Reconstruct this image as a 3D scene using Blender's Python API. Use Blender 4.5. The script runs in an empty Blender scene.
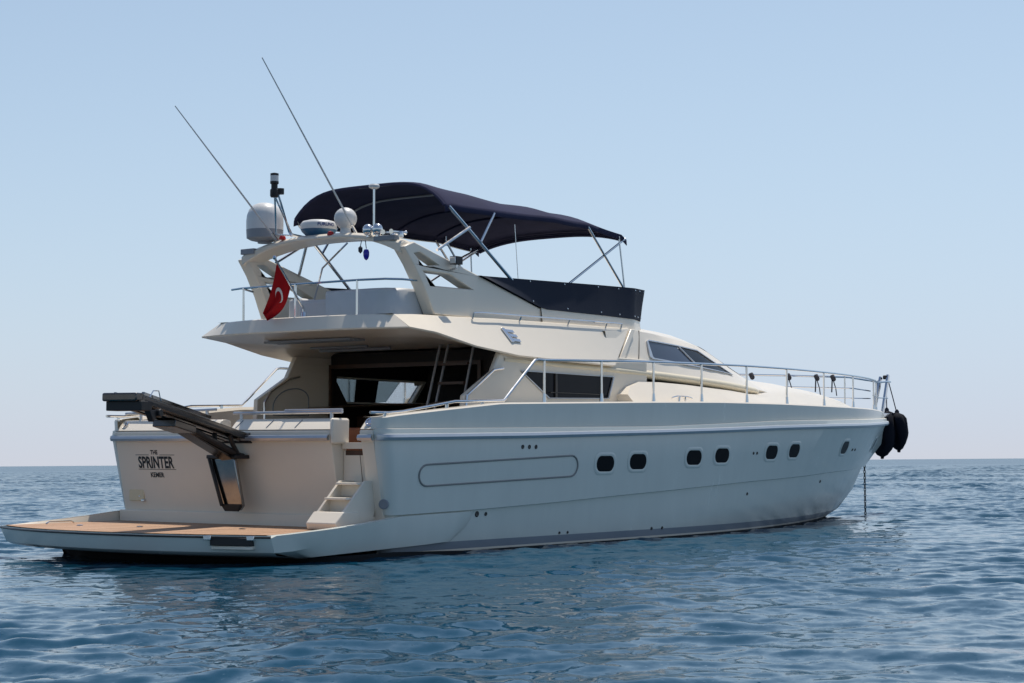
import bpy, math, random
import numpy as np
from mathutils import Vector, Matrix
from mathutils.geometry import tessellate_polygon

S = bpy.context.scene
COL = S.collection
R = math.radians
random.seed(4)

# ------------------------------------------------------------------ camera
YAW, PITCH, ROLL = 0.6337, math.atan(120.7 / 1850.0), math.atan(-8.1 / 1024.0)
fw = Vector((math.cos(YAW), math.sin(YAW), 0)); rt = Vector((math.sin(YAW), -math.cos(YAW), 0)); zz = Vector((0, 0, 1))
f2 = fw * math.cos(PITCH) + zz * math.sin(PITCH)
u2 = zz * math.cos(PITCH) - fw * math.sin(PITCH)
cr, sr = math.cos(ROLL), math.sin(ROLL)
cx = rt * cr + u2 * sr
cy = u2 * cr - rt * sr
cam_d = bpy.data.cameras.new('camera'); cam = bpy.data.objects.new('camera', cam_d); COL.objects.link(cam)
M4 = Matrix((cx, cy, -f2)).transposed().to_4x4()
M4.translation = Vector((-17.2851, -17.1689, 1.147))
cam.matrix_world = M4
cam_d.sensor_width = 36.0; cam_d.lens = 1850.0 / 1024.0 * 36.0
cam_d.clip_start = 0.1; cam_d.clip_end = 30000
S.camera = cam

# ------------------------------------------------------------------ light
SUN_EL, SUN_AZ = R(69), R(8)            # azimuth measured from the bow (+X) towards port (+Y)
W = bpy.data.worlds.new('World'); S.world = W; W.use_nodes = True
nt = W.node_tree; nt.nodes.clear()
sky = nt.nodes.new('ShaderNodeTexSky'); sky.sky_type = 'NISHITA'; sky.sun_disc = False
sky.sun_elevation = SUN_EL; sky.sun_rotation = math.pi / 2 - SUN_AZ
sky.air_density = 1.0; sky.dust_density = 0.6; sky.ozone_density = 1.0; sky.altitude = 0
bg = nt.nodes.new('ShaderNodeBackground'); bg.inputs['Strength'].default_value = 0.10
wo = nt.nodes.new('ShaderNodeOutputWorld')
# thin sea haze: the sky pales towards the horizon
wtc = nt.nodes.new('ShaderNodeTexCoord'); wsp = nt.nodes.new('ShaderNodeSeparateXYZ'); nt.links.new(wtc.outputs['Generated'], wsp.inputs[0])
def wm(op, a, b):
    n = nt.nodes.new('ShaderNodeMath'); n.operation = op
    for i, q in enumerate((a, b)):
        if isinstance(q, (int, float)): n.inputs[i].default_value = q
        elif q is not None: nt.links.new(q, n.inputs[i])
    return n.outputs[0]
zc0 = wm('MAXIMUM', wsp.outputs['Z'], 0.0)
# forward scattering: the haze is brightest on the sun's side of the sky
dt = wm('ADD', wm('MULTIPLY', wsp.outputs['X'], math.cos(SUN_AZ)), wm('MULTIPLY', wsp.outputs['Y'], math.sin(SUN_AZ)))
side = wm('MAXIMUM', wm('ADD', wm('MULTIPLY', dt, 0.62), 0.38), 0.0)
h1 = wm('MULTIPLY', wm('MULTIPLY', wm('EXPONENT', wm('MULTIPLY', zc0, -1 / 0.42), None), side), 1.0)
h2 = wm('MULTIPLY', wm('EXPONENT', wm('MULTIPLY', zc0, -1 / 0.06), None), 0.92)
wm1 = nt.nodes.new('ShaderNodeMixRGB'); nt.links.new(h1, wm1.inputs['Fac']); nt.links.new(sky.outputs['Color'], wm1.inputs['Color1'])
wm1.inputs['Color2'].default_value = (5.3, 6.85, 8.55, 1)
wmx = nt.nodes.new('ShaderNodeMixRGB'); nt.links.new(h2, wmx.inputs['Fac']); nt.links.new(wm1.outputs['Color'], wmx.inputs['Color1'])
wmx.inputs['Color2'].default_value = (5.85, 6.05, 6.75, 1)
nt.links.new(wmx.outputs['Color'], bg.inputs['Color']); nt.links.new(bg.outputs['Background'], wo.inputs['Surface'])
sun_d = bpy.data.lights.new('sun', 'SUN'); sun_d.energy = 3.7; sun_d.angle = R(0.53); sun_d.color = (1.0, 0.94, 0.85)
sun = bpy.data.objects.new('sun', sun_d); COL.objects.link(sun)
sdir = Vector((math.cos(SUN_EL) * math.cos(SUN_AZ), math.cos(SUN_EL) * math.sin(SUN_AZ), math.sin(SUN_EL)))
sun.rotation_euler = sdir.to_track_quat('Z', 'Y').to_euler()
sun.location = (0, 0, 60)
V = S.view_settings
V.view_transform = 'Standard'; V.look = 'None'; V.exposure = 0.09; V.gamma = 1.0; V.use_curve_mapping = False
S.cycles.max_bounces = 8; S.cycles.use_denoising = True
S.cycles.sample_clamp_indirect = 6.0

# ------------------------------------------------------------------ materials
def mat(name, col, rough=0.4, metal=0.0, coat=0.0, noise=0.0, nscale=4.0, bump=0.0, bscale=60.0, spec=0.5, dirt=None, stretch=None):
    m = bpy.data.materials.new(name); m.use_nodes = True
    n = m.node_tree.nodes; l = m.node_tree.links
    b = n['Principled BSDF']
    b.inputs['Base Color'].default_value = (*col, 1); b.inputs['Roughness'].default_value = rough
    b.inputs['Metallic'].default_value = metal; b.inputs['Coat Weight'].default_value = coat
    b.inputs['Coat Roughness'].default_value = 0.06; b.inputs['Specular IOR Level'].default_value = spec
    tc = n.new('ShaderNodeTexCoord')
    if noise > 0:
        t = n.new('ShaderNodeTexNoise'); t.inputs['Scale'].default_value = nscale; t.inputs['Detail'].default_value = 6
        t.inputs['Roughness'].default_value = 0.65
        if stretch:
            mp_ = n.new('ShaderNodeMapping'); mp_.inputs['Scale'].default_value = stretch; l.new(tc.outputs['Object'], mp_.inputs[0]); l.new(mp_.outputs[0], t.inputs['Vector'])
        else: l.new(tc.outputs['Object'], t.inputs['Vector'])
        r = n.new('ShaderNodeValToRGB')
        d = dirt or tuple(c * (1 - noise) for c in col)
        r.color_ramp.elements[0].position = 0.3; r.color_ramp.elements[0].color = (*d, 1)
        r.color_ramp.elements[1].position = 0.7; r.color_ramp.elements[1].color = (*[min(1, c * (1 + noise * .3)) for c in col], 1)
        l.new(t.outputs['Fac'], r.inputs['Fac']); l.new(r.outputs['Color'], b.inputs['Base Color'])
        r2 = n.new('ShaderNodeMapRange'); r2.inputs['To Min'].default_value = max(0, rough - .06); r2.inputs['To Max'].default_value = rough + .08
        l.new(t.outputs['Fac'], r2.inputs['Value']); l.new(r2.outputs['Result'], b.inputs['Roughness'])
    if bump > 0:
        t2 = n.new('ShaderNodeTexNoise'); t2.inputs['Scale'].default_value = bscale; t2.inputs['Detail'].default_value = 4
        l.new(tc.outputs['Object'], t2.inputs['Vector'])
        bp = n.new('ShaderNodeBump'); bp.inputs['Strength'].default_value = bump; bp.inputs['Distance'].default_value = 0.01
        l.new(t2.outputs['Fac'], bp.inputs['Height']); l.new(bp.outputs['Normal'], b.inputs['Normal'])
    return m

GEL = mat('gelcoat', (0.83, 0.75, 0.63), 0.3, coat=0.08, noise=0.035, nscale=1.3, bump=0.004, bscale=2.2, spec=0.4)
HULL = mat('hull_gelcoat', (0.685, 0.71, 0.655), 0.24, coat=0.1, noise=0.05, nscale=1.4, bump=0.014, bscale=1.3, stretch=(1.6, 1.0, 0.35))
BOUNCE_GEL = mat('bounce_lit_gelcoat', (0.80, 0.71, 0.53), 0.35, noise=0.05, nscale=2.0)  # belt gelcoat: warm bounce light put into a yellower base colour
GREY = mat('grey_stripe', (0.24, 0.27, 0.31), 0.35)
RECESS_SHADE = mat('recess_shade_grey', (0.26, 0.26, 0.25), 0.6)  # grey that carries the shade at the recessed panel's edge
ANTIF = mat('antifouling', (0.012, 0.013, 0.016), 0.6)
STEEL = mat('stainless_steel', (0.74, 0.74, 0.75), 0.14, metal=1.0, noise=0.05, nscale=8)
POLISH = mat('polished_steel', (0.31, 0.30, 0.29), 0.12, metal=1.0, noise=0.2, nscale=5)
DARKST = mat('dark_steel', (0.13, 0.12, 0.115), 0.22, metal=0.9, noise=0.2, nscale=6)
ALU = mat('rail_metal', (0.55, 0.57, 0.60), 0.3, metal=0.55, noise=0.06, nscale=5)
GLASS = mat('dark_glass', (0.007, 0.009, 0.014), 0.15, spec=0.10)
PORT = mat('porthole_glass', (0.006, 0.008, 0.011), 0.3, spec=0.03)
BLUEGLASS = mat('sky_sheen_glass', (0.045, 0.06, 0.095), 0.1, spec=0.35)  # bluish sky reflection put into the pane's base colour
BLACK = mat('black_rubber', (0.012, 0.012, 0.014), 0.5, bump=0.05, bscale=40)
DARKFR = mat('dark_frame', (0.03, 0.024, 0.02), 0.4)
WOOD = mat('dark_wood', (0.075, 0.035, 0.018), 0.45, noise=0.4, nscale=6)
REDWOOD = mat('varnished_wood', (0.30, 0.085, 0.025), 0.3, noise=0.35, nscale=9)
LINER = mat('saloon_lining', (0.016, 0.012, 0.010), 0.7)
NAVY = mat('navy_canvas', (0.036, 0.038, 0.078), 0.9, noise=0.2, nscale=3, bump=0.4, bscale=7, spec=0.15)
NAVYC = mat('navy_screen_cloth', (0.012, 0.018, 0.036), 0.75, noise=0.1, nscale=3, bump=0.08, bscale=10, spec=0.25)
FENDER = mat('fender_cover', (0.008, 0.009, 0.016), 0.85, noise=0.2, nscale=6, bump=0.3, bscale=14, spec=0.2)
DOME = mat('dome_plastic', (0.72, 0.71, 0.69), 0.35, noise=0.05, nscale=6)
DOMEG = mat('dome_grey_base', (0.26, 0.28, 0.31), 0.45)
RADB = mat('radar_blue', (0.035, 0.13, 0.24), 0.35)
INK = mat('blue_ink', (0.03, 0.06, 0.22), 0.4)
LETTER = mat('letter_black', (0.02, 0.018, 0.018), 0.4)
VINYL = mat('seat_vinyl', (0.62, 0.62, 0.62), 0.5, noise=0.05, nscale=4, bump=0.05, bscale=20)
FLAGR = mat('flag_red', (0.42, 0.008, 0.014), 0.8, noise=0.12, nscale=12, spec=0.2)
WHITE = mat('flag_white', (0.78, 0.76, 0.76), 0.8, spec=0.2)
REDL = mat('red_plastic', (0.5, 0.012, 0.012), 0.35)
CHARM = mat('blue_bead_glass', (0.015, 0.012, 0.36), 0.15)
ROPE = mat('dark_rope', (0.03, 0.032, 0.045), 0.85)
CREAM = mat('cream_plastic', (0.72, 0.62, 0.42), 0.4)

def teak_mat():
    m = bpy.data.materials.new('teak_planks'); m.use_nodes = True
    n = m.node_tree.nodes; l = m.node_tree.links; b = n['Principled BSDF']
    b.inputs['Roughness'].default_value = 0.7; b.inputs['Specular IOR Level'].default_value = 0.25
    tc = n.new('ShaderNodeTexCoord'); sp = n.new('ShaderNodeSeparateXYZ'); l.new(tc.outputs['Object'], sp.inputs[0])
    mu = n.new('ShaderNodeMath'); mu.operation = 'MULTIPLY'; mu.inputs[1].default_value = 1 / 0.085; l.new(sp.outputs['Y'], mu.inputs[0])
    fl = n.new('ShaderNodeMath'); fl.operation = 'FLOOR'; l.new(mu.outputs[0], fl.inputs[0])
    fr = n.new('ShaderNodeMath'); fr.operation = 'FRACT'; l.new(mu.outputs[0], fr.inputs[0])
    wn = n.new('ShaderNodeTexWhiteNoise'); wn.noise_dimensions = '1D'; l.new(fl.outputs[0], wn.inputs['W'])
    mp = n.new('ShaderNodeMapping'); mp.inputs['Scale'].default_value = (1.5, 30, 1); l.new(tc.outputs['Object'], mp.inputs[0])
    nz = n.new('ShaderNodeTexNoise'); nz.inputs['Scale'].default_value = 2.0; nz.inputs['Detail'].default_value = 7; l.new(mp.outputs[0], nz.inputs['Vector'])
    ad = n.new('ShaderNodeMath'); ad.operation = 'MULTIPLY_ADD'; ad.inputs[1].default_value = 0.4; l.new(wn.outputs['Value'], ad.inputs[0]); l.new(nz.outputs['Fac'], ad.inputs[2])
    r = n.new('ShaderNodeValToRGB'); r.color_ramp.elements[0].position = 0.35; r.color_ramp.elements[0].color = (0.35, 0.20, 0.115, 1)
    r.color_ramp.elements[1].position = 0.95; r.color_ramp.elements[1].color = (0.57, 0.365, 0.235, 1); l.new(ad.outputs[0], r.inputs['Fac'])
    gt = n.new('ShaderNodeMath'); gt.operation = 'LESS_THAN'; gt.inputs[1].default_value = 0.12; l.new(fr.outputs[0], gt.inputs[0])
    mx = n.new('ShaderNodeMixRGB'); mx.inputs['Color2'].default_value = (0.05, 0.035, 0.03, 1); l.new(gt.outputs[0], mx.inputs['Fac']); l.new(r.outputs['Color'], mx.inputs['Color1'])
    l.new(mx.outputs['Color'], b.inputs['Base Color'])
    return m
TEAK = teak_mat()

def tinted(name, tint, gloss):
    m = bpy.data.materials.new(name); m.use_nodes = True
    n = m.node_tree.nodes; l = m.node_tree.links; n.clear()
    o = n.new('ShaderNodeOutputMaterial'); t = n.new('ShaderNodeBsdfTransparent'); t.inputs['Color'].default_value = (*tint, 1)
    g = n.new('ShaderNodeBsdfGlossy'); g.inputs['Roughness'].default_value = 0.03; g.inputs['Color'].default_value = (.8, .85, .9, 1)
    f = n.new('ShaderNodeFresnel'); f.inputs['IOR'].default_value = 1.45
    x = n.new('ShaderNodeMixShader'); k = n.new('ShaderNodeMath'); k.operation = 'MULTIPLY'; k.inputs[1].default_value = gloss
    l.new(f.outputs[0], k.inputs[0]); l.new(k.outputs[0], x.inputs['Fac']); l.new(t.outputs[0], x.inputs[1]); l.new(g.outputs[0], x.inputs[2])
    l.new(x.outputs[0], o.inputs['Surface'])
    return m
TINT = tinted('grey_tinted_glass', (0.50, 0.55, 0.56), 0.6)
CLEAR = tinted('clear_glass', (0.93, 0.95, 0.96), 0.5)

# ------------------------------------------------------------------ mesh tools. All coordinates below are yacht coordinates:
# X forward from the transom, Y to port, Z up; the yacht lies with a heel of 0.65 degrees to starboard.
HEEL = 0.0113; ch, sh = math.cos(HEEL), math.sin(HEEL)
def HB(p): return Vector((p[0], ch * p[1] - sh * p[2], sh * p[1] + ch * p[2] - 0.17))

class MB:
    def __init__(s): s.v = []; s.f = []; s.m = []
    def add(s, vs, fs, mi=0):
        o = len(s.v); s.v += [tuple(p) for p in vs]
        for f in fs: s.f.append(tuple(i + o for i in f)); s.m.append(mi)
        return s
    def box(s, a, b, mi=0):
        x0, y0, z0 = [min(a[i], b[i]) for i in range(3)]; x1, y1, z1 = [max(a[i], b[i]) for i in range(3)]
        vs = [(x0, y0, z0), (x1, y0, z0), (x1, y1, z0), (x0, y1, z0), (x0, y0, z1), (x1, y0, z1), (x1, y1, z1), (x0, y1, z1)]
        return s.add(vs, [(0, 3, 2, 1), (4, 5, 6, 7), (0, 1, 5, 4), (1, 2, 6, 5), (2, 3, 7, 6), (3, 0, 4, 7)], mi)
    def beam(s, p, q, w, h, mi=0, up=(0, 0, 1), w2=None, h2=None):
        p, q = Vector(p), Vector(q); d = (q - p).normalized(); r = d.cross(Vector(up)).normalized(); u = r.cross(d)
        w2 = w2 or w; h2 = h2 or h; vs = []
        for c, a, b in ((p, w, h), (q, w2, h2)):
            vs += [c - r * a / 2 - u * b / 2, c + r * a / 2 - u * b / 2, c + r * a / 2 + u * b / 2, c - r * a / 2 + u * b / 2]
        return s.add(vs, [(3, 2, 1, 0), (4, 5, 6, 7), (0, 1, 5, 4), (1, 2, 6, 5), (2, 3, 7, 6), (3, 0, 4, 7)], mi)
    def tube(s, pts, r, n=8, mi=0, closed=False):
        P = [Vector(p) for p in pts]; k = len(P); vs = []; u = None
        rs = r if isinstance(r, (list, tuple)) else [r] * k
        for i in range(k):
            if closed: t = P[(i + 1) % k] - P[i - 1]
            else: t = P[min(i + 1, k - 1)] - P[max(i - 1, 0)]
            t.normalize()
            if u is None:
                a = Vector((0, 0, 1)) if abs(t.z) < .9 else Vector((1, 0, 0)); u = t.cross(a).normalized()
            else: u = (u - t * u.dot(t)).normalized()
            w = t.cross(u)
            for j in range(n):
                A = 2 * math.pi * j / n; vs.append(P[i] + (u * math.cos(A) + w * math.sin(A)) * rs[i])
        fs = []
        for i in range(k if closed else k - 1):
            for j in range(n):
                a, b = i * n, ((i + 1) % k) * n; fs.append((a + j, a + (j + 1) % n, b + (j + 1) % n, b + j))
        if not closed: fs += [tuple(range(n - 1, -1, -1)), tuple((k - 1) * n + j for j in range(n))]
        return s.add(vs, fs, mi)
    def lathe(s, o, prof, n=24, mi=0, axis=(0, 0, 1)):
        o = Vector(o); ax = Vector(axis).normalized(); a = Vector((1, 0, 0)) if abs(ax.x) < .9 else Vector((0, 1, 0))
        u = ax.cross(a).normalized(); w = ax.cross(u); vs = []; k = len(prof)
        for (r, z) in prof:
            for j in range(n):
                A = 2 * math.pi * j / n; vs.append(o + ax * z + (u * math.cos(A) + w * math.sin(A)) * max(r, 1e-4))
        fs = [(i * n + j, i * n + (j + 1) % n, (i + 1) * n + (j + 1) % n, (i + 1) * n + j) for i in range(k - 1) for j in range(n)]
        fs += [tuple(range(n - 1, -1, -1)), tuple((k - 1) * n + j for j in range(n))]
        return s.add(vs, fs, mi)
    def grid(s, rows, mi=0, flip=False, bands=None):
        k = len(rows[0]); vs = [p for r in rows for p in r]
        for i in range(len(rows) - 1):
            pass
        o = len(s.v); s.v += [tuple(p) for p in vs]
        for i in range(len(rows) - 1):
            for j in range(k - 1):
                f = (o + i * k + j, o + i * k + j + 1, o + (i + 1) * k + j + 1, o + (i + 1) * k + j)
                s.f.append(f[::-1] if flip else f); s.m.append(bands[j] if bands else mi)
        return s
    def plate(s, loops, off, mi=0):
        """flat piece bounded by loops[0] with holes loops[1:], thickened by the vector off (or one vector per point via callable)"""
        L = [[Vector(p) for p in lp] for lp in loops]
        flat = [p for lp in L for p in lp]; n = len(flat); off = Vector(off)
        tri = tessellate_polygon(L)
        vs = flat + [p + off for p in flat]
        fs = [tuple(t) for t in tri] + [tuple(i + n for i in reversed(t)) for t in tri]
        o = 0
        for lp in L:
            m = len(lp)
            for i in range(m):
                a, b = o + i, o + (i + 1) % m; fs.append((a, b, b + n, a + n))
            o += m
        return s.add(vs, fs, mi)
    def text(s, txt, fn, size=1.0, wide=1.0, bold=0.0, mi=0):
        c = bpy.data.curves.new('t', 'FONT'); c.body = txt; c.size = size; c.align_x = 'CENTER'; c.offset = bold; c.resolution_u = 3
        o = bpy.data.objects.new('t', c); COL.objects.link(o)
        bpy.context.view_layer.update()
        me = bpy.data.meshes.new_from_object(o.evaluated_get(bpy.context.evaluated_depsgraph_get()))
        s.add([fn(v.co.x * wide, v.co.y) for v in me.vertices], [tuple(p.vertices) for p in me.polygons], mi)
        bpy.data.objects.remove(o); bpy.data.curves.remove(c); bpy.data.meshes.remove(me)
        return s

ORIG = {}
def part(name, mb, mats, parent=None, bevel=0.0, angle=35, label=None, flat=False):
    if not isinstance(mats, (list, tuple)): mats = [mats]
    org = ORIG[parent.name] if parent else Vector((0, 0, 0))
    vs = [HB(p) - org for p in mb.v]
    me = bpy.data.meshes.new(name); me.from_pydata([tuple(v) for v in vs], [], mb.f)
    for m in mats: me.materials.append(m)
    me.polygons.foreach_set('material_index', mb.m)
    import bmesh
    b = bmesh.new(); b.from_mesh(me); bmesh.ops.remove_doubles(b, verts=b.verts, dist=1e-5)
    bmesh.ops.recalc_face_normals(b, faces=b.faces); b.to_mesh(me); b.free()
    me.polygons.foreach_set('use_smooth', [not flat] * len(me.polygons))
    if not flat: me.set_sharp_from_angle(angle=R(angle))
    o = bpy.data.objects.new(name, me); COL.objects.link(o)
    if parent: o.parent = parent
    ORIG[o.name] = org
    if bevel > 0:
        md = o.modifiers.new('edge', 'BEVEL'); md.width = bevel; md.segments = 2; md.limit_method = 'ANGLE'; md.angle_limit = R(40); md.harden_normals = False
    if label: o['label'] = label
    return o
def thing(name, loc, label, cat, group=None):
    o = bpy.data.objects.new(name, None); COL.objects.link(o); o.location = HB(loc); o.empty_display_size = 0.2
    ORIG[o.name] = o.location.copy(); o['label'] = label; o['category'] = cat
    if group: o['group'] = group
    return o
def sym(p): return (p[0], -p[1], p[2])
ip = lambda xs, ys: (lambda x: float(np.interp(x, xs, ys)))
def lin(a, b, n): return [a + (b - a) * i / (n - 1) for i in range(n)]

# ------------------------------------------------------------------ water
def build_water():
    rng = np.random.default_rng(7)
    c0 = np.array([-17.2851, -17.1689])
    rr = np.concatenate([np.linspace(0.5, 7.5, 12)[:-1], np.arange(7.5, 22, .045), 22.0 * np.exp(np.arange(0, np.log(330 / 22.),   .0025)), 330 * (9000 / 330.) ** (np.linspace(0.002, 1, 420) ** 1.25)])
    a1 = np.linspace(-R(19), R(19), 900)
    aa = np.concatenate([np.linspace(-math.pi, -R(60), 50, endpoint=False), np.linspace(-R(60), -R(19), 100, endpoint=False), a1,
                         np.linspace(R(19), R(60), 101)[1:], np.linspace(R(60), math.pi, 51)[1:]]) + YAW
    na, nr = len(aa), len(rr)
    X = c0[0] + rr[:, None] * np.cos(aa)[None, :]; Y = c0[1] + rr[:, None] * np.sin(aa)[None, :]
    X = X.astype(np.float32); Y = Y.astype(np.float32)
    dr = np.gradient(rr)[:, None].astype(np.float32)
    Z = np.zeros_like(X)
    # slow patches of rougher and calmer water
    pat = np.zeros_like(X)
    for k in range(7):
        lam = rng.uniform(9, 34); th = rng.uniform(0, 6.28); pat += np.sin((X * math.cos(th) + Y * math.sin(th)) * 6.28 / lam + rng.uniform(0, 6.28))
    pat = np.clip(0.98 + 0.18 * pat, 0.5, 1.55)
    # the water just to starboard lies in the lee of the hull and is smoother
    ss = lambda a, b, v: (lambda t: t * t * (3 - 2 * t))(np.clip((v - a) / (b - a), 0, 1))
    lee = ss(-9, -3, X) * (1 - ss(12, 19, X)) * (1 - ss(2.0, 3.5, Y)) * ss(-15, -6, Y)
    lee = (1 - 0.42 * lee).astype(np.float32); pat = pat * lee * (1 + .3 * ss(45, 110, np.hypot(X + 8, Y + 8)))
    wind = YAW + R(200)
    n = 84
    lams = np.exp(rng.uniform(np.log(0.19), np.log(2.0), n))
    for lam in lams:
        th = wind + rng.normal(0, R(38)); k = 6.2832 / lam
        slope = 0.030 * rng.uniform(.6, 1.3) * (.92 if lam < .3 else 1.0 if lam < 1.1 else (1.1 / lam) ** .9)
        amp = slope / k
        ph = k * (X * math.cos(th) + Y * math.sin(th)) + rng.uniform(0, 6.28)
        ph = ph + 0.9 * np.sin(0.31 * k * (X * math.cos(th + 1.2) + Y * math.sin(th + 1.2)) + rng.uniform(0, 6.28))
        fade = np.clip(lam / (2.0 * np.maximum(dr, 0.01)), 0, 1)
        s = np.sin(ph)
        Z += (amp * fade * pat * (s - 0.26 * np.cos(2 * ph))).astype(np.float32)
    far = np.clip(1 - (rr - 2500) / 4000, 0, 1)[:, None]
    Z *= far
    # the hull shelters the strip of water right beside it
    Z -= 0.022
    verts = np.stack([X, Y, Z], -1).reshape(-1, 3)
    idx = np.arange(nr * na).reshape(nr, na)
    q = np.stack([idx[:-1, :-1], idx[1:, :-1], idx[1:, 1:], idx[:-1, 1:]], -1).reshape(-1, 4)
    me = bpy.data.meshes.new('water')
    me.vertices.add(len(verts)); me.vertices.foreach_set('co', verts.ravel())
    me.loops.add(q.size); me.loops.foreach_set('vertex_index', q.ravel().astype(np.int32))
    me.polygons.add(len(q)); me.polygons.foreach_set('loop_start', np.arange(0, q.size, 4, dtype=np.int32))
    me.polygons.foreach_set('use_smooth', np.ones(len(q), bool))
    me.update(calc_edges=True)
    at = me.attributes.new('ruffle', 'FLOAT', 'POINT'); at.data.foreach_set('value', lee.ravel())
    m = bpy.data.materials.new('sea_water'); m.use_nodes = True
    nn = m.node_tree.nodes; l = m.node_tree.links; b = nn['Principled BSDF']
    b.inputs['Base Color'].default_value = (0.003, 0.048, 0.090, 1); b.inputs['Roughness'].default_value = 0.06
    b.inputs['IOR'].default_value = 1.333; b.inputs['Specular IOR Level'].default_value = 0.5
    tc = nn.new('ShaderNodeTexCoord')
    geo = nn.new('ShaderNodeNewGeometry')
    acc = geo.outputs['Normal']
    ra = nn.new('ShaderNodeAttribute'); ra.attribute_name = 'ruffle'
    for sc_, k_, det in ((2.1, 0.24, 3), (6.5, 0.24, 2)):      # ripples: facets of three sizes
        nz = nn.new('ShaderNodeTexNoise'); nz.inputs['Scale'].default_value = sc_; nz.inputs['Detail'].default_value = det; nz.inputs['Distortion'].default_value = 0.4
        l.new(tc.outputs['Object'], nz.inputs['Vector'])
        sb_ = nn.new('ShaderNodeVectorMath'); sb_.operation = 'SUBTRACT'; sb_.inputs[1].default_value = (.5, .5, .5); l.new(nz.outputs['Color'], sb_.inputs[0])
        ml_ = nn.new('ShaderNodeVectorMath'); ml_.operation = 'MULTIPLY'; ml_.inputs[1].default_value = (k_, k_, 0); l.new(sb_.outputs[0], ml_.inputs[0])
        rf_ = nn.new('ShaderNodeVectorMath'); rf_.operation = 'SCALE'; l.new(ml_.outputs[0], rf_.inputs[0]); l.new(ra.outputs['Fac'], rf_.inputs['Scale'])
        ad_ = nn.new('ShaderNodeVectorMath'); ad_.operation = 'ADD'; l.new(acc, ad_.inputs[0]); l.new(rf_.outputs[0], ad_.inputs[1]); acc = ad_.outputs[0]
    nz = nn.new('ShaderNodeTexNoise'); nz.inputs['Scale'].default_value = 24.0; nz.inputs['Detail'].default_value = 1; l.new(tc.outputs['Object'], nz.inputs['Vector'])
    sb_ = nn.new('ShaderNodeVectorMath'); sb_.operation = 'SUBTRACT'; sb_.inputs[1].default_value = (.5, .5, .5); l.new(nz.outputs['Color'], sb_.inputs[0])
    m1_ = nn.new('ShaderNodeVectorMath'); m1_.operation = 'MULTIPLY'; l.new(sb_.outputs[0], m1_.inputs[0]); l.new(sb_.outputs[0], m1_.inputs[1])
    m2_ = nn.new('ShaderNodeVectorMath'); m2_.operation = 'MULTIPLY'; l.new(m1_.outputs[0], m2_.inputs[0]); l.new(sb_.outputs[0], m2_.inputs[1])
    m4_ = nn.new('ShaderNodeVectorMath'); m4_.operation = 'MULTIPLY'; l.new(m2_.outputs[0], m4_.inputs[0]); l.new(m1_.outputs[0], m4_.inputs[1])
    m3_ = nn.new('ShaderNodeVectorMath'); m3_.operation = 'MULTIPLY'; m3_.inputs[1].default_value = (60, 60, 0); l.new(m4_.outputs[0], m3_.inputs[0])
    ad_ = nn.new('ShaderNodeVectorMath'); ad_.operation = 'ADD'; l.new(acc, ad_.inputs[0]); l.new(m3_.outputs[0], ad_.inputs[1]); acc = ad_.outputs[0]
    no_ = nn.new('ShaderNodeVectorMath'); no_.operation = 'NORMALIZE'; l.new(acc, no_.inputs[0]); l.new(no_.outputs[0], b.inputs['Normal'])
    # open water away from the yacht's lee is ruffled by the breeze
    vl = nn.new('ShaderNodeVectorMath'); vl.operation = 'DISTANCE'; vl.inputs[1].default_value = (-8, -8, 0); l.new(tc.outputs['Object'], vl.inputs[0])
    mr = nn.new('ShaderNodeMapRange'); mr.inputs['From Min'].default_value = 30; mr.inputs['From Max'].default_value = 420
    mr.inputs['To Min'].default_value = 0.07; mr.inputs['To Max'].default_value = 0.24; l.new(vl.outputs['Value'], mr.inputs['Value']); l.new(mr.outputs['Result'], b.inputs['Roughness'])
    me.materials.append(m)
    o = bpy.data.objects.new('water', me); COL.objects.link(o); o['kind'] = 'structure'
build_water()

# ------------------------------------------------------------------ the yacht
Y0 = thing('motor_yacht', (8, 0, 0.17), 'white flybridge motor yacht with navy bimini lying at anchor on the calm blue sea', 'motor yacht')

def plan(b0, B, xm, pw, L):
    def b(X):
        t = min(max((X - xm) / (L - xm), 0), 1)
        return b0 + (B - b0) * max(0, min(1, 1 - ((X - xm) / xm) ** 2)) if X < xm else B * (1 - t ** pw)
    return b
zr = ip([0, 3, 6.2, 8, 10, 12.2, 14.7, 17, 19.6], [1.665, 1.711, 1.779, 1.825, 1.885, 1.935, 1.984, 2.045, 2.11])
zw = ip([0, 2.3, 6.3, 8, 10.1, 15.2, 19.6], [1.763, 1.799, 1.861, 1.919, 1.994, 2.096, 2.20])
zt = ip([-.1, .32, 1.3, 2.4, 3.7, 6.3, 8.1, 10.2, 12, 13.8, 15.6, 17.6, 19.3], [1.90, 1.95, 2.04, 2.136, 2.17, 2.236, 2.272, 2.288, 2.292, 2.30, 2.308, 2.30, 2.28])
zk = ip([.4, 1.9, 3.8, 5.3, 6.4, 7.6, 9.3, 11.5, 13.3, 17, 18.5], [.692, .722, .784, .845, .884, .932, .994, 1.048, 1.10, 1.16, 1.18])
cst = lambda v: (lambda X: v)
bk0, bk1, br_ = plan(2.39, 2.45, 7, 2.2, 18.45), plan(2.43, 2.49, 7, 2.2, 18.6), plan(2.5, 2.6, 8, 2.4, 19.6)
bbo = plan(2.34, 2.39, 6.5, 2.0, 17.25)
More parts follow.
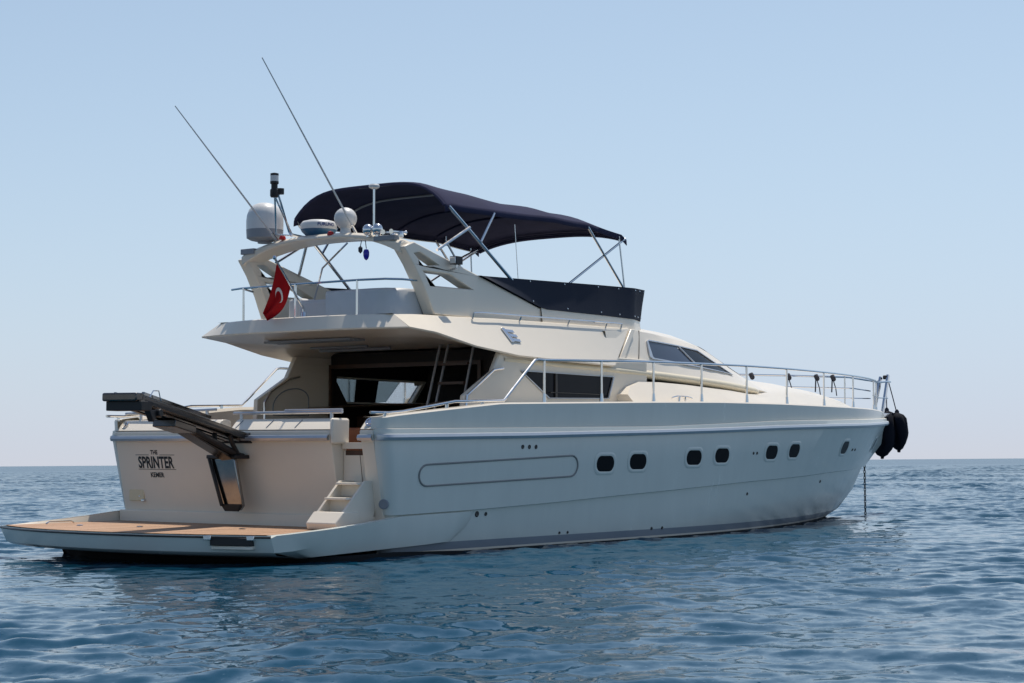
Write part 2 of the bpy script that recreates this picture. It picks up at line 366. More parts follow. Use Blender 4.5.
#        z(X), half breadth(X), stem X
LINES = [(cst(-.62), cst(0.01), 14.0), (cst(-.12), plan(2.2, 2.25, 6, 1.9, 15.9), 15.9), (cst(.205), plan(2.31, 2.365, 6.3, 1.95, 16.85), 16.85),
         (cst(.232), plan(2.318, 2.37, 6.3, 1.95, 16.95), 16.95), (cst(.332), bbo, 17.3),
         (lambda X: .55 * .332 + .45 * zk(X), plan(2.37, 2.42, 6.8, 2.1, 17.98), 17.98),
         (zk, bk0, 18.45), (lambda X: zk(X) + .012, bk1, 18.6),
         (lambda X: .5 * (zk(X) + zr(X)), lambda X: .5 * (bk1(min(X, 18.6)) + br_(X)) + 0.0, 19.1),
         (lambda X: zr(X) + .02, br_, 19.6), (zw, plan(2.485, 2.585, 8, 2.4, 19.58), 19.58), (lambda X: zw(X) + .008, plan(2.445, 2.535, 8, 2.4, 19.5), 19.5),
         (lambda X: zt(X) - .02, plan(2.455, 2.555, 8, 2.4, 19.45), 19.45), (zt, plan(2.435, 2.535, 8, 2.4, 19.41), 19.41), (zt, plan(2.31, 2.38, 8, 2.4, 19.0), 19.0)]
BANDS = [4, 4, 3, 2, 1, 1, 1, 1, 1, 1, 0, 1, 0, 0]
us = sorted(set([0, .0006, .0015, .003, .0045, .006, .0085, .012, .016] + [i / 90 for i in range(2, 91)] + [.98, .985, .993, .997]))
def hull_side(sg):
    rows = []
    for u in us:
        row = []
        for (zf, bf, L) in LINES:
            z0 = zf(0); X0 = max(0, .19 * (1.67 - max(z0, .3)) / .98) if z0 < 1.6 else 0.0
            X = X0 + u * (L - X0); b = bf(X); x = X - X0
            if x < .16: b -= .16 - math.sqrt(max(0, .16 ** 2 - (.16 - x) ** 2))
            if u < .2 and zf is zt and bf is LINES[14][1]: b = max(b, 2.14)
            row.append((X, sg * max(b, 0.0 if u == 1 else .001), zf(X)))
        rows.append(row)
    return rows
hb = MB()
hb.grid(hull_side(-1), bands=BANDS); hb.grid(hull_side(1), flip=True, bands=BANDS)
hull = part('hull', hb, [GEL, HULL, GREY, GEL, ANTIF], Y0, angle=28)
def hullY(X, z):
    zs, bs = [], []
    for (zf, bf, L) in LINES[1:10]:
        if X < L: zs.append(zf(X)); bs.append(bf(X))
    return float(np.interp(z, zs, bs))
def hull_frame(X, z, sg=-1):
    """point on the hull, its outward normal, and the tangent pointing forward"""
    P = Vector((X, sg * hullY(X, z), z)); Pu = Vector((X + .05, sg * hullY(X + .05, z), z)); Pv = Vector((X, sg * hullY(X, z + .05), z + .05))
    t = (Pu - P).normalized(); v = (Pv - P).normalized(); nn = t.cross(v).normalized()
    if nn.y * sg < 0: nn = -nn
    return P, nn, t, v

# metal rub rail round the sheer and across the transom
rb = MB()
for sg in (-1, 1):
    rows = []
    for u in us:
        X = u * 19.6; b = br_(X)
        if X < .16: b -= .16 - math.sqrt(max(0, .16 ** 2 - (.16 - X) ** 2))
        b = max(b, 0)
        z = zr(X); k = 1.0 if u < 1 else 0.0
        xx = X + (.03 if u > .97 else 0)
        rows.append([(xx, sg * (b - .01), z - .045), (xx, sg * (b + .028), z - .04), (xx, sg * (b + .046), z - .006), (xx, sg * (b + .034), z + .03), (xx, sg * (b - .015), z + .04)])
    rb.grid(rows, flip=sg > 0)
rub = part('rub_rail', rb, ALU, Y0, angle=25)

# portholes
def rrect(w, h, r, n=5):
    pts = []
    for cx_, cy_, a0 in ((w - r, h - r, 0), (-w + r, h - r, 90), (-w + r, -h + r, 180), (w - r, -h + r, 270)):
        for i in range(n + 1):
            a = R(a0 + 90 * i / n); pts.append((cx_ + r * math.cos(a), cy_ + r * math.sin(a)))
    return pts
for X, z in ((4.83, 1.315), (5.69, 1.34), (7.28, 1.395), (8.15, 1.425), (9.90, 1.475), (10.84, 1.50), (13.65, 1.56), (17.0, 1.64)):
    def on(u, v, d):
        P, nn, t, w = hull_frame(X + u, z + v); return P + nn * d
    w, h = (.225, .112)
    fr_ = MB(); O = rrect(w + .06, h + .052, .14); I = rrect(w, h, .111); O2 = rrect(w + .03, h + .026, .12)
    k = len(O); rows = [[on(*p, .002) for p in O], [on(*p, .014) for p in O2], [on(*p, .006) for p in I]]
    rows = [r + [r[0]] for r in rows]; fr_.grid(rows)
    f = part('porthole', fr_, HULL, Y0, angle=50)
    g = MB(); vs = [on(*p, .0065) for p in I]; g.add(vs, [tuple(range(len(vs)))])
    part('glass', g, PORT, f)

# raised grey line standing in for shade round the long recessed panel, skin fittings
gr = MB(); pts = []
for (x0, z0, x1, z1, a0) in ():
    pass
zc = lambda X: 1.185 + (X - .7) * .031
for i in range(13):
    a = R(-90 + 180 * i / 12); pts.append((3.98 + .16 * math.cos(a), zc(4.0) + .145 * math.sin(a)))
for i in range(13):
    a = R(90 + 180 * i / 12); pts.append((.86 + .16 * math.cos(a), zc(.85) + .135 * math.sin(a)))
full = []
for i in range(len(pts)):
    a, b = pts[i], pts[(i + 1) % len(pts)]; m = 12 if abs(a[0] - b[0]) > 1 else 1
    full += [(a[0] + (b[0] - a[0]) * j / m, a[1] + (b[1] - a[1]) * j / m) for j in range(m)]
def onh(X, z, d): P, nn, t, w = hull_frame(X, z); return P + nn * d
gr.tube([onh(x, z, .004) for x, z in full], .013, 6, closed=True)
part('recess_shade_line', gr, RECESS_SHADE, Y0)
for X, z, r in ((2.82, 1.55, .022), (2.97, 1.55, .022), (3.12, 1.55, .022), (1.98, .672, .03), (2.17, .668, .02), (9.3, .80, .02), (12.9, .95, .022), (14.6, 1.52, .02), (14.35, 1.52, .02), (9.35, 1.46, .018), (9.22, 1.46, .018), (6.3, .34, .018), (6.6, .34, .018), (3.9, .36, .015), (4.1, .36, .015)):
    P, nn, t, w = hull_frame(X, z); d = MB(); d.lathe(P, [(r * 1.35, -.01), (r * 1.35, .006), (r, .012), (r * .6, .008)], 12, 0, nn)
    part('skin_fitting', d, DARKFR, Y0)

# side decks and cockpit
dk = MB(); rows = []
cap_in = LINES[14][1]
for X in lin(3.3, 18.9, 40):
    b = max(cap_in(X), .002); z = zt(X)
    rows.append([(X, -b, z - .001), (X, -b + .01, z - .03), (X, 0, z + .02), (X, b - .01, z - .03), (X, b, z - .001)])
dk.grid(rows); part('side_deck', dk, GEL, Y0)
ck = MB(); rows = []
for X in lin(.40, 3.4, 16):
    b = cap_in(X)
    z = zt(X); rows.append([(X, -b, z), (X, -b + .03, z - .04), (X, -b + .05, .95), (X, b - .05, .95), (X, b - .03, z - .04), (X, b, z)])
ck.grid(rows, bands=[0, 0, 1, 0, 0]); part('cockpit', ck, [GEL, TEAK], Y0)
st = MB(); st.box((.62, -1.35, .96), (1.25, 1.9, 1.40)); st.box((1.25, -1.3, .96), (1.33, 1.9, 1.80)); st.box((.5, -2.2, .96), (.62, 2.2, 1.45))
part('cockpit_bench', st, REDWOOD, Y0, bevel=.02)
tb = MB(); tb.box((2.0, -1.9, 1.55), (2.9, -.9, 1.62)); tb.box((2.35, -1.5, .96), (2.55, -1.3, 1.55)); part('cockpit_table', tb, REDWOOD, Y0, bevel=.01)

# transom
def tx(z): return .19 * (1.67 - z) / .98
def tr_prof(top):
    if top > 1.5: return [(.20, .55), (.19, .69), (tx(1.0), 1.0), (.01, 1.61), (-.022, 1.63), (-.022, 1.745), (.005, 1.76), (.30, 1.76), (.30, .55)]
    return [(.20, .55), (.19, .69), (tx(top), top), (.30, top), (.30, .55)]
def yloft(mb, prof, y0, y1, n=2, mi=0):
    rows = [[(x, y, z) for x, z in prof] + [(prof[0][0], y, prof[0][1])] for y in lin(y0, y1, n)]
    mb.grid(rows, mi); k = len(prof)
    for y in (y0, y1): mb.add([(x, y, z) for x, z in prof], [tuple(range(k))], mi)
tr = MB(); yloft(tr, tr_prof(1.7), 2.33, -1.63); yloft(tr, tr_prof(1.06), -1.63, -2.12); yloft(tr, tr_prof(1.7), -2.12, -2.33)
trans = part('transom', tr, GEL, Y0, bevel=.012)
bd = MB(); bd.box((.12, -2.2, .52), (.205, 2.36, .685)); part('base_band', bd, GEL, trans, bevel=.01)
rs_ = MB()
for y0, y1 in ((2.35, -1.63), (-2.12, -2.35)):
    rs_.grid([[(-.02, y, 1.62), (-.06, y, 1.625), (-.075, y, 1.655), (-.062, y, 1.69), (-.02, y, 1.70)] for y in (y0, y1)])
part('rub_strip', rs_, ALU, trans)
capp = [(-.018, 1.762), (.0, 1.775), (.11, 1.885), (.15, 1.905), (.25, 1.905), (.29, 1.88), (.30, 1.765)]
for (y0, y1, a) in ((2.30, .40, 0), (.12, -1.63, 1)):
    c = MB(); yloft(c, capp, y0, y1); cp = part('transom_cap', c, GEL, trans, bevel=.03)
    q = MB()
    if a:
        for y in (-.0, -.55, -1.05): q = MB(); q.beam((.012, y + .04, 1.79), (.108, y, 1.889), .012, .01); part('cap_seam', q, GREY, cp)
        q = MB(); q.box((-.035, -1.635, 1.58), (.29, -1.69, 1.905)); part('cap_end', q, GEL, cp, bevel=.03)
ov = MB(); ov.lathe((.06, 2.2, 1.835), [(.06, -.004), (.06, .008), (.045, .012), (.04, .004)], 16, 0, (-.75, .25, .66)); part('fairlead', ov, STEEL, trans)
ov = MB(); ov.lathe((.06, -2.24, 1.85), [(.075, -.004), (.075, .008), (.055, .012), (.05, .004)], 16, 0, (-.75, -.25, .66)); part('fairlead', ov, STEEL, trans)
cq = MB(); yloft(cq, capp, -2.12, -2.36); part('transom_cap', cq, GEL, trans, bevel=.025)
gt = MB(); gt.box((.24, -1.64, 1.04), (.28, -2.12, 1.50)); gt.box((.20, -1.64, 1.52), (.29, -2.12, 1.60)); gt.box((.235, -1.67, 1.44), (.245, -2.10, 1.50), 1); gt.tube([(.23, -1.96, 1.1), (.19, -1.94, 1.52)], .005, 5, 1)
part('gate', gt, [GEL, WOOD], trans, bevel=.006)
# lettering
lt = MB()
def tmap(cy_, cz_):
    def fn(u, v):
        z = cz_ + v; return (tx(z) - .0035, cy_ - u, z)
    return fn
lt.text('SPRINTER', tmap(1.59, 1.262), .215, .735, .007)
lt.text('THE', tmap(1.60, 1.445), .078, .95, .003)
lt.text('KEMER', tmap(1.59, 1.135), .09, .95, .003)
for y0, y1, z in ((1.97, 1.21, 1.432), (1.94, 1.21, 1.238)):
    if z > 1.4:
        lt.add([tmap(0, z)(-y0, 0), tmap(0, z)(-1.71, 0), tmap(0, z)(-1.71, .007), tmap(0, z)(-y0, .007)], [(0, 1, 2, 3)])
        lt.add([tmap(0, z)(-1.50, 0), tmap(0, z)(-y1, 0), tmap(0, z)(-y1, .007), tmap(0, z)(-1.50, .007)], [(0, 1, 2, 3)])
    else: lt.add([tmap(0, z)(-y0, 0), tmap(0, z)(-y1, 0), tmap(0, z)(-y1, .007), tmap(0, z)(-y0, .007)], [(0, 1, 2, 3)])
part('lettering', lt, LETTER, trans, flat=True)
hx = MB(); hx.box((tx(.9) - .012, 2.19, .81), (.19, 1.90, .97)); hx.box((tx(.9) - .03, 1.94, .80), (.19, 1.88, .83), 1); hx.box((tx(.9) - .016, 2.00, .86), (.17, 1.97, .88), 1)
part('hatch_cover', hx, [CREAM, STEEL], trans, bevel=.006)
P, nn = Vector((.165, -2.36, .84)), Vector((-.906, -.423, 0))
dsc = MB(); dsc.lathe(P + nn * -.01, [(.062, -.01), (.062, .02), (.05, .026), (.047, .018), (.012, .018), (.010, .024)], 20, 0, nn); part('round_fitting', dsc, DOMEG, Y0)

# rails on the transom caps and the long rails up to the bow
tr1 = MB(); tr1.tube([(.16, 2.3, 2.0), (.16, .55, 2.04)], .02); tr1.tube([(.16, 2.0, 1.88), (.16, 2.0, 2.0)], .02, 8); tr1.tube([(.16, .72, 1.88), (.16, .72, 2.035)], .022)
part('cap_rail', tr1, ALU, trans)
tr1 = MB(); tr1.tube([(.16, .22, 1.985), (.16, -1.68, 1.985)], .02); tr1.tube([(.16, -.7, 2.012), (.16, -1.68, 2.012)], .016)
for y in (.08, -1.5): tr1.tube([(.16, y, 1.88), (.16, y, 1.985)], .022)
part('cap_rail', tr1, ALU, trans)
bt = plan(2.36, 2.42, 8, 2.4, 19.12)
stan = ((3.52, 2.75), (4.93, 2.79), (6.33, 2.83), (7.74, 2.855), (9.2, 2.875), (10.71, 2.885), (12.46, 2.89), (14.39, 2.90), (16.98, 2.925))
def bowrail(sg):
    P = [(-.12, 2.38, 1.965), (.2, 2.4, 1.966), (.45, 2.41, 1.985), (1.5, 2.42, 2.135), (2.54, 2.43, 2.165), (3.27, 2.42, 2.735), (3.34, 2.42, 2.75)]
    P = [(x, sg * y, z) for x, y, z in P]
    xs, zs_ = [a for a, _ in stan], [b for _, b in stan]
    up_ = lambda x: (.13 * min(1, max(0, (x - 10) / 5)) * (1 if sg > 0 else 0)) * max(0, min(1, (19.6 - x) / 1.0))
    P += [(x, sg * bt(x), float(np.interp(x, xs, zs_)) + up_(x)) for x in lin(3.52, 18.4, 36)]
    P += [(18.75, sg * .42, 2.95 + up_(18.75)), (19.2, sg * .30, 2.97 + up_(19.2)), (19.6, sg * .13, 2.98)]
    m = MB(); m.tube(P, .019, 8)
    if sg > 0: m.tube([(x, sg * bt(x) * 1.0, 2.82) for x in lin(14.6, 18.6, 12)] + [(19.3, sg * .2, 2.78)], .014, 6)
    m.tube([(x, sg * bt(x), 2.61) for x in lin(16.8, 18.5, 8)] + [(19.3, sg * .2, 2.62)], .012, 6)
    r = part('bow_rail', m, STEEL, Y0)
    for X, z in stan + ((18.4, 2.95),):
        s = MB(); b = bt(X); zb = zt(min(X, 19)) - .02
        s.tube([(X, sg * b, zb), (X, sg * b, zb + .14)], [.034, .022], 8); s.tube([(X, sg * b, zb + .1), (X, sg * b, z + up_(X))], .018, 8)
        part('stanchion', s, STEEL, r)
    for X in (.12, 1.35, 2.1):
        s = MB(); zz_ = float(np.interp(X, [.2, .45, 1.5, 2.54], [1.966, 1.985, 2.135, 2.165])); s.tube([(X, sg * 2.405, zt(X) - .03), (X, sg * 2.41, zz_)], .022, 8); part('stanchion', s, STEEL, r)
    if sg > 0:
        for X in (16.2, 17.4):
            s = MB(); s.tube([(X, bt(X) - .02, 2.29), (X + .55, bt(X + .5), 2.62)], .016, 6); part('stanchion', s, STEEL, r)
    return r
bowrail(-1); bowrail(1)
# anchor post on the stem head with its roller
an = MB(); an.beam((19.15, .07, 2.26), (19.55, .07, 3.08), .05, .09); an.beam((19.3, -.07, 2.26), (19.62, -.07, 3.13), .05, .08); an.box((19.0, -.16, 2.22), (19.75, .16, 2.30)); an.lathe((19.6, -.05, 3.08), [(.045, -.02), (.045, .08)], 14, 1, (0, 1, 0))
an.beam((19.2, .1, 2.3), (19.5, .1, 3.0), .04, .05, 1); an.lathe((19.78, -.08, 2.28), [(.06, 0), (.04, .08), (.06, .16)], 12, 1, (0, 1, 0))
part('anchor_post', an, [STEEL, BLACK], Y0, bevel=.006)
wl = MB(); wl.lathe((17.5, .1, 2.3), [(.12, 0), (.12, .08), (.07, .12), (.07, .2), (.1, .22)], 16); wl.box((17.0, -.12, 2.3), (17.4, .12, 2.42)); part('windlass', wl, STEEL, Y0, bevel=.01)
cl = MB(); cl.tube([(7.05, -2.3, 2.31), (7.2, -2.3, 2.335), (7.5, -2.3, 2.335), (7.65, -2.3, 2.31)], .016, 6); cl.tube([(7.25, -2.3, 2.24), (7.27, -2.3, 2.335)], .02, 6); cl.tube([(7.45, -2.3, 2.24), (7.43, -2.3, 2.335)], .02, 6)
part('cleat', cl, STEEL, Y0)

# ---- saloon: side walls with window openings, bulkhead, dark lining
WIN = [(3.60, 2.61), (5.94, 2.60), (5.80, 2.28), (4.27, 2.25)]
def wall_pts(l, y): return [(x, y, z) for x, z in l]
WALL = [(3.12, 2.90), (2.93, 2.58), (2.30, 2.24), (2.22, 1.0), (6.9, 1.0), (6.9, 2.90)]
for sg in (-1, 1):
    off = (0, .08 * -sg, 0)
    w = MB(); WN = WIN if sg < 0 else [(3.95, 2.61), (6.14, 2.59), (5.83, 2.25), (4.27, 2.25), (3.95, 2.52)]
    w.plate([wall_pts(WALL, sg * 1.95), wall_pts(WN, sg * 1.95)], off)
    sw = part('saloon_side', w, GEL, Y0, bevel=.02)
    # window: frame and panes
    def shr(l, d):
        c = [sum(p[i] for p in l) / len(l) for i in (0, 1)]
        return [(x + (c[0] - x) * d, z + (c[1] - z) * d * 2.2) for x, z in l]
    f = MB(); f.plate([wall_pts(shr(WN, -.028), sg * 1.953), wall_pts(shr(WN, .008), sg * 1.953)], (0, sg * .014, 0))
    fr_ = part('saloon_window', f, ALU if sg < 0 else DARKFR, sw, bevel=.004)
    if sg < 0:
        g = MB(); g.plate([wall_pts(shr(WIN, .0), sg * 1.94)], (0, .01, 0)); part('pane', g, GLASS, fr_)
        mu = MB(); mu.box((4.42, sg * 1.962, 2.25), (4.47, sg * 1.94, 2.60)); mu.box((4.3, sg * 1.962, 2.325), (5.6, sg * 1.945, 2.335)); part('window_bar', mu, DARKFR, fr_)
    else:
        y = 1.92
        for nm, poly, m_ in (('pane', [(3.95, 2.61), (4.55, 2.61), (4.50, 2.25), (4.27, 2.25), (3.95, 2.52)], TINT), ('pane', [(4.55, 2.61), (5.08, 2.61), (5.0, 2.25), (4.5, 2.25)], GLASS),
                             ('pane', [(5.08, 2.61), (5.62, 2.60), (5.25, 2.26), (5.0, 2.25)], TINT), ('pane', [(5.62, 2.60), (6.14, 2.59), (5.83, 2.25), (5.25, 2.255)], CLEAR)):
            g = MB(); g.plate([wall_pts(poly, y)], (0, .012, 0)); part(nm, g, m_, fr_)
    # lining inside the wall
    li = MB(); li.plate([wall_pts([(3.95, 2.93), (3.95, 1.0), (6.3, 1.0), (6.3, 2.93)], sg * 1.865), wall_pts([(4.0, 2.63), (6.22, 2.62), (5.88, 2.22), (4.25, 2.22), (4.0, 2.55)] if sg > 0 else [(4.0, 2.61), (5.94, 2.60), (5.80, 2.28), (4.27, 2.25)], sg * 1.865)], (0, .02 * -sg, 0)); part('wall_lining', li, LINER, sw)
wl_ = MB(); wl_.plate([wall_pts([(3.10, 2.90), (2.96, 2.60), (2.36, 2.25), (2.28, 1.0), (3.95, 1.0), (3.95, 2.90)], -1.862)], (0, .012, 0)); part('wing_shade_sheet', wl_, LINER, Y0)  # dark sheet added for the shade on the starboard wing's inner face
wing = MB()
wing.tube([(2.42, 1.85, 1.6), (2.42, 1.85, 2.2), (2.55, 1.85, 2.36), (2.95, 1.85, 2.56), (3.18, 1.86, 2.60)], .018); part('wing_rail', wing, STEEL, Y0)
wing = MB(); wing.tube([(2.30, -1.97, 1.95), (2.34, -1.97, 2.24), (2.92, -1.98, 2.60), (3.15, -1.97, 2.63)], .018); part('wing_rail', wing, STEEL, Y0)
nt_ = MB(); ol = [(2.62, 2.02)] + [(2.62 + .5 * (1 - math.cos(R(a))), 2.12 + .30 * math.sin(R(a))) for a in range(0, 91, 10)] + [(3.12 + .27 * math.sin(R(a)), 2.42 - .15 * (1 - math.cos(R(a)))) for a in range(10, 91, 10)] + [(3.39, 2.02)]
nt_.tube([(x, 1.868, z) for x, z in ol], .010, 6, closed=True); part('oval_trim', nt_, GREY, Y0)
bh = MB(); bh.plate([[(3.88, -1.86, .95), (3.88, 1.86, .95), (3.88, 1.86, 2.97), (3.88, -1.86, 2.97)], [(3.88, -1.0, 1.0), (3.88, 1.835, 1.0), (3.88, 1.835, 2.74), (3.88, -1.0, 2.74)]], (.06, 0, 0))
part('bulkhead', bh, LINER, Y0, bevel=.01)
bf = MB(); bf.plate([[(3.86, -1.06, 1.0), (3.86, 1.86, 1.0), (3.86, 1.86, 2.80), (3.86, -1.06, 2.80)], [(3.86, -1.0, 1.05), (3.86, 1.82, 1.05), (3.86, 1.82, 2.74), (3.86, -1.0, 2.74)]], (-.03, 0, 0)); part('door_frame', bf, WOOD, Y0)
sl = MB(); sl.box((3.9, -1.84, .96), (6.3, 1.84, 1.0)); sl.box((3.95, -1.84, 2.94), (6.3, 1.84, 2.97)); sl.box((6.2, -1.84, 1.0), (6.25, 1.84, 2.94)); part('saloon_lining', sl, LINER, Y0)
so = MB(); so.box((4.4, 1.05, 1.0), (6.2, 1.8, 1.5)); so.box((4.4, 1.6, 1.5), (6.2, 1.82, 2.05)); part('saloon_sofa', so, WOOD, Y0, bevel=.06)

# ---- flybridge: the overhanging upper deck
SEC = [  # X, lower y, lower z, upper y, upper z, soffit z
    (1.20, 1.90, 3.085, 1.60, 3.28, 3.085), (1.7, 1.95, 3.04, 1.64, 3.295, 3.04), (2.49, 2.00, 2.895, 1.67, 3.31, 3.02), (3.4, 2.06, 2.80, 1.69, 3.335, 3.0),
    (4.6, 2.07, 2.772, 1.70, 3.355, 3.0), (5.8, 2.05, 2.752, 1.71, 3.37, 3.0), (5.90, 2.02, 2.76, 1.70, 3.385, 3.0)]
fl = MB(); rows = []
def ring(X, yl, zl, yu, zu, zs, dx=0.0, cen=0.0):
    st_ = [(X, 0, zs), (X, -(yl - .30), zs), (X, -(yl - .05), zl - .001 + (.0 if zs - zl < .05 else .02)), (X, -(yl - .02), zl), (X, -yl, zl + .02), (X + dx, -yu, zu), (X + dx + .0, -(yu - .03), zu + .012), (X + dx, -(yu - .16), zu + .012), (X + dx, 0, zu + .02)]
    return st_
DXS = [.05, .02, .05, .12, .42, .80, .86]
half = [ring(*s, dx=DXS[k]) for k, s in enumerate(SEC)]
# rounded aft edge: lower lip bows aft, the top edge is set forward
lip = [(0.95, 0, 3.085), (0.97, -.8, 3.084), (1.04, -1.4, 3.084), (1.10, -1.75, 3.084), (1.15, -1.85, 3.085)]
for sg in (-1, 1):
    rows = [[(x, -sg * y * -1 if False else (y if sg < 0 else -y), z) for x, y, z in r] for r in half]
    fl.grid(rows, flip=sg > 0)
    # forward closing face
    e = rows[-1]; fl.add(e, [tuple(range(len(e)))])
# aft coaming face: curved strip from lower lip up to the top edge, plus soffit and deck fill
def aft(y):   # lower-lip x, upper-edge x at a given |y|
    t = abs(y) / 1.9
    return .93 + .27 * t ** 2.6
low = [(aft(y), y, 3.085) for y in lin(-1.9, 1.9, 25)]
low2 = [(aft(y) - .012, y, 3.105) for y in lin(-1.9, 1.9, 25)]
upp = [(aft(y) + .05, y * .842, 3.28) for y in lin(-1.9, 1.9, 25)]
upp2 = [(aft(y) + .085, y * .83, 3.292) for y in lin(-1.9, 1.9, 25)]
inn = [(1.20, y * .842, 3.292) for y in lin(-1.9, 1.9, 25)]
ins = [(1.20, y, 3.085) for y in lin(-1.9, 1.9, 25)]
fl.grid([ins, low, low2, upp, upp2, inn])
fly = part('flybridge', fl, [GEL], Y0, bevel=0.0, angle=22)
fr1 = MB(); P = [(2.80, -1.70, 3.30), (2.80, -1.72, 3.385), (2.95, -1.73, 3.40)] + [(x, -1.735, 3.40 + (x - 2.95) * .012) for x in lin(3.5, 6.4, 7)] + [(6.52, -1.73, 3.44), (6.52, -1.71, 3.37)]
fr1.tube(P, .014, 6)
for X in (3.9, 5.1, 6.1): fr1.tube([(X, -1.70, 3.34), (X, -1.735, 3.40 + (X - 2.95) * .012)], .012, 6)
part('side_handrail', fr1, STEEL, fly)
# chrome emblem on the flybridge side
em = MB()
def fside(X, v):   # point on the starboard flybridge side, v from the lower edge to the upper edge
    xs = [s[0] for s in SEC]; yl = np.interp(X, xs, [s[1] for s in SEC]); zl = np.interp(X, xs, [s[2] for s in SEC]); yu = np.interp(X, xs, [s[3] for s in SEC]); zu = np.interp(X, xs, [s[4] for s in SEC])
    return Vector((X - .10 + float(np.interp(X, xs, DXS)) * v, -(yl + (yu - yl) * v), zl + .02 + (zu - zl - .02) * v))
nf = Vector((0, -.86, .51))
def pl(a): return [fside(x, v) + nf * .004 for x, v in a]
em.plate([pl([(3.34, .73), (3.40, .73), (3.50, .36), (3.44, .34)])], nf * .02)
for v0, k in ((.70, 0), (.575, .035), (.45, .07)):
    em.plate([pl([(3.41 + k, v0), (3.555 + k, v0 - .01), (3.575 + k, v0 - .085), (3.43 + k, v0 - .075)])], nf * .02)
part('emblem', em, STEEL, fly, bevel=.003)
# soffit fittings
sf = MB()
for k in range(4): sf.box((1.62 + k * .09, -.5, 3.0), (1.67 + k * .09, 1.1, 3.03))
part('soffit_louvre', sf, DOMEG, fly)
sf = MB(); sf.tube([(3.02, 1.30, 2.965), (3.02, -.05, 2.965)], .025, 8); sf.tube([(2.7, 1.2, 2.985), (2.7, .1, 2.985)], .018, 8); part('awning_tube', sf, DOMEG, fly)

# ladder from the cockpit to the flybridge
ld = MB()
for y in (-.80, -.95): ld.tube([(2.55, y, .96), (3.22, y, 2.99), (3.35, y, 3.02)], .018, 8)
ld.tube([(2.60, -1.42, .96), (3.20, -1.42, 2.98)], .018, 8)
lad = part('boarding_ladder', ld, ALU, Y0)
for z in (1.35, 1.62, 1.89, 2.16, 2.44, 2.71):
    x = 2.58 + (z - .96) * .308; s = MB(); s.box((x - .06, -1.41, z - .018), (x + .06, -.96, z + .018)); part('rung', s, WOOD, lad)

# ---- pilothouse
HS = [  # X, base y, base z, eave y, eave z, crown z
    (5.95, 1.93, 2.62, 1.80, 3.30, 3.34), (6.80, 1.93, 2.70, 1.70, 3.37, 3.50), (7.6, 1.91, 2.685, 1.62, 3.345, 3.56), (8.4, 1.89, 2.66, 1.53, 3.30, 3.575), (9.2, 1.84, 2.63, 1.44, 3.235, 3.555), (9.7, 1.80, 2.61, 1.385, 3.15, 3.51),
    (10.2, 1.74, 2.59, 1.34, 3.02, 3.43), (10.7, 1.67, 2.57, 1.30, 2.875, 3.29), (11.3, 1.56, 2.54, 1.24, 2.73, 3.10), (11.9, 1.44, 2.50, 1.18, 2.62, 2.94), (12.7, 1.25, 2.45, 1.05, 2.52, 2.82)]
hs = MB()
for sg in (-1, 1):
    rows = []
    for X, yb, zb, ye, ze, zc_ in HS:
        r = [(X, yb - (.03 if X < 6.3 else .08), zb - .08), (X, yb, zb), (X, yb + (ye - yb) * .5 + .0, zb + (ze - zb) * .5), (X, ye, ze)]
        for k in (.16, .34, .54, .76, 1.0):
            r.append((X, ye * (1 - k), ze + (zc_ - ze) * (1 - (1 - k) ** 2.3)))
        rows.append([(x, sg * y, z) for x, y, z in r])
    hs.grid(rows, flip=sg < 0)
ph = part('pilothouse', hs, GEL, Y0, angle=38)
def hside(X, z, d=0.0):
    xs = [s[0] for s in HS]; g = lambda i: float(np.interp(X, xs, [s[i] for s in HS])); yb, zb, ye, ze = g(1), g(2), g(3), g(4)
    y = yb + (ye - yb) * (z - zb) / (ze - zb); return Vector((X, -(y + d * .88), z + d * .45))
PW = [(7.30, 3.225), (8.3, 3.19), (9.10, 3.15), (10.20, 2.775), (8.55, 2.855), (7.22, 2.915), (7.15, 2.95), (7.22, 3.20)]
def scale2(l, k, kz):
    c = [sum(p[i] for p in l) / len(l) for i in (0, 1)]; return [(x + (c[0] - x) * k, z + (c[1] - z) * kz) for x, z in l]
def dens(l, n=5):
    o = []
    for i in range(len(l)):
        a, b = l[i], l[(i + 1) % len(l)]; o += [(a[0] + (b[0] - a[0]) * j / n, a[1] + (b[1] - a[1]) * j / n) for j in range(n)]
    return o
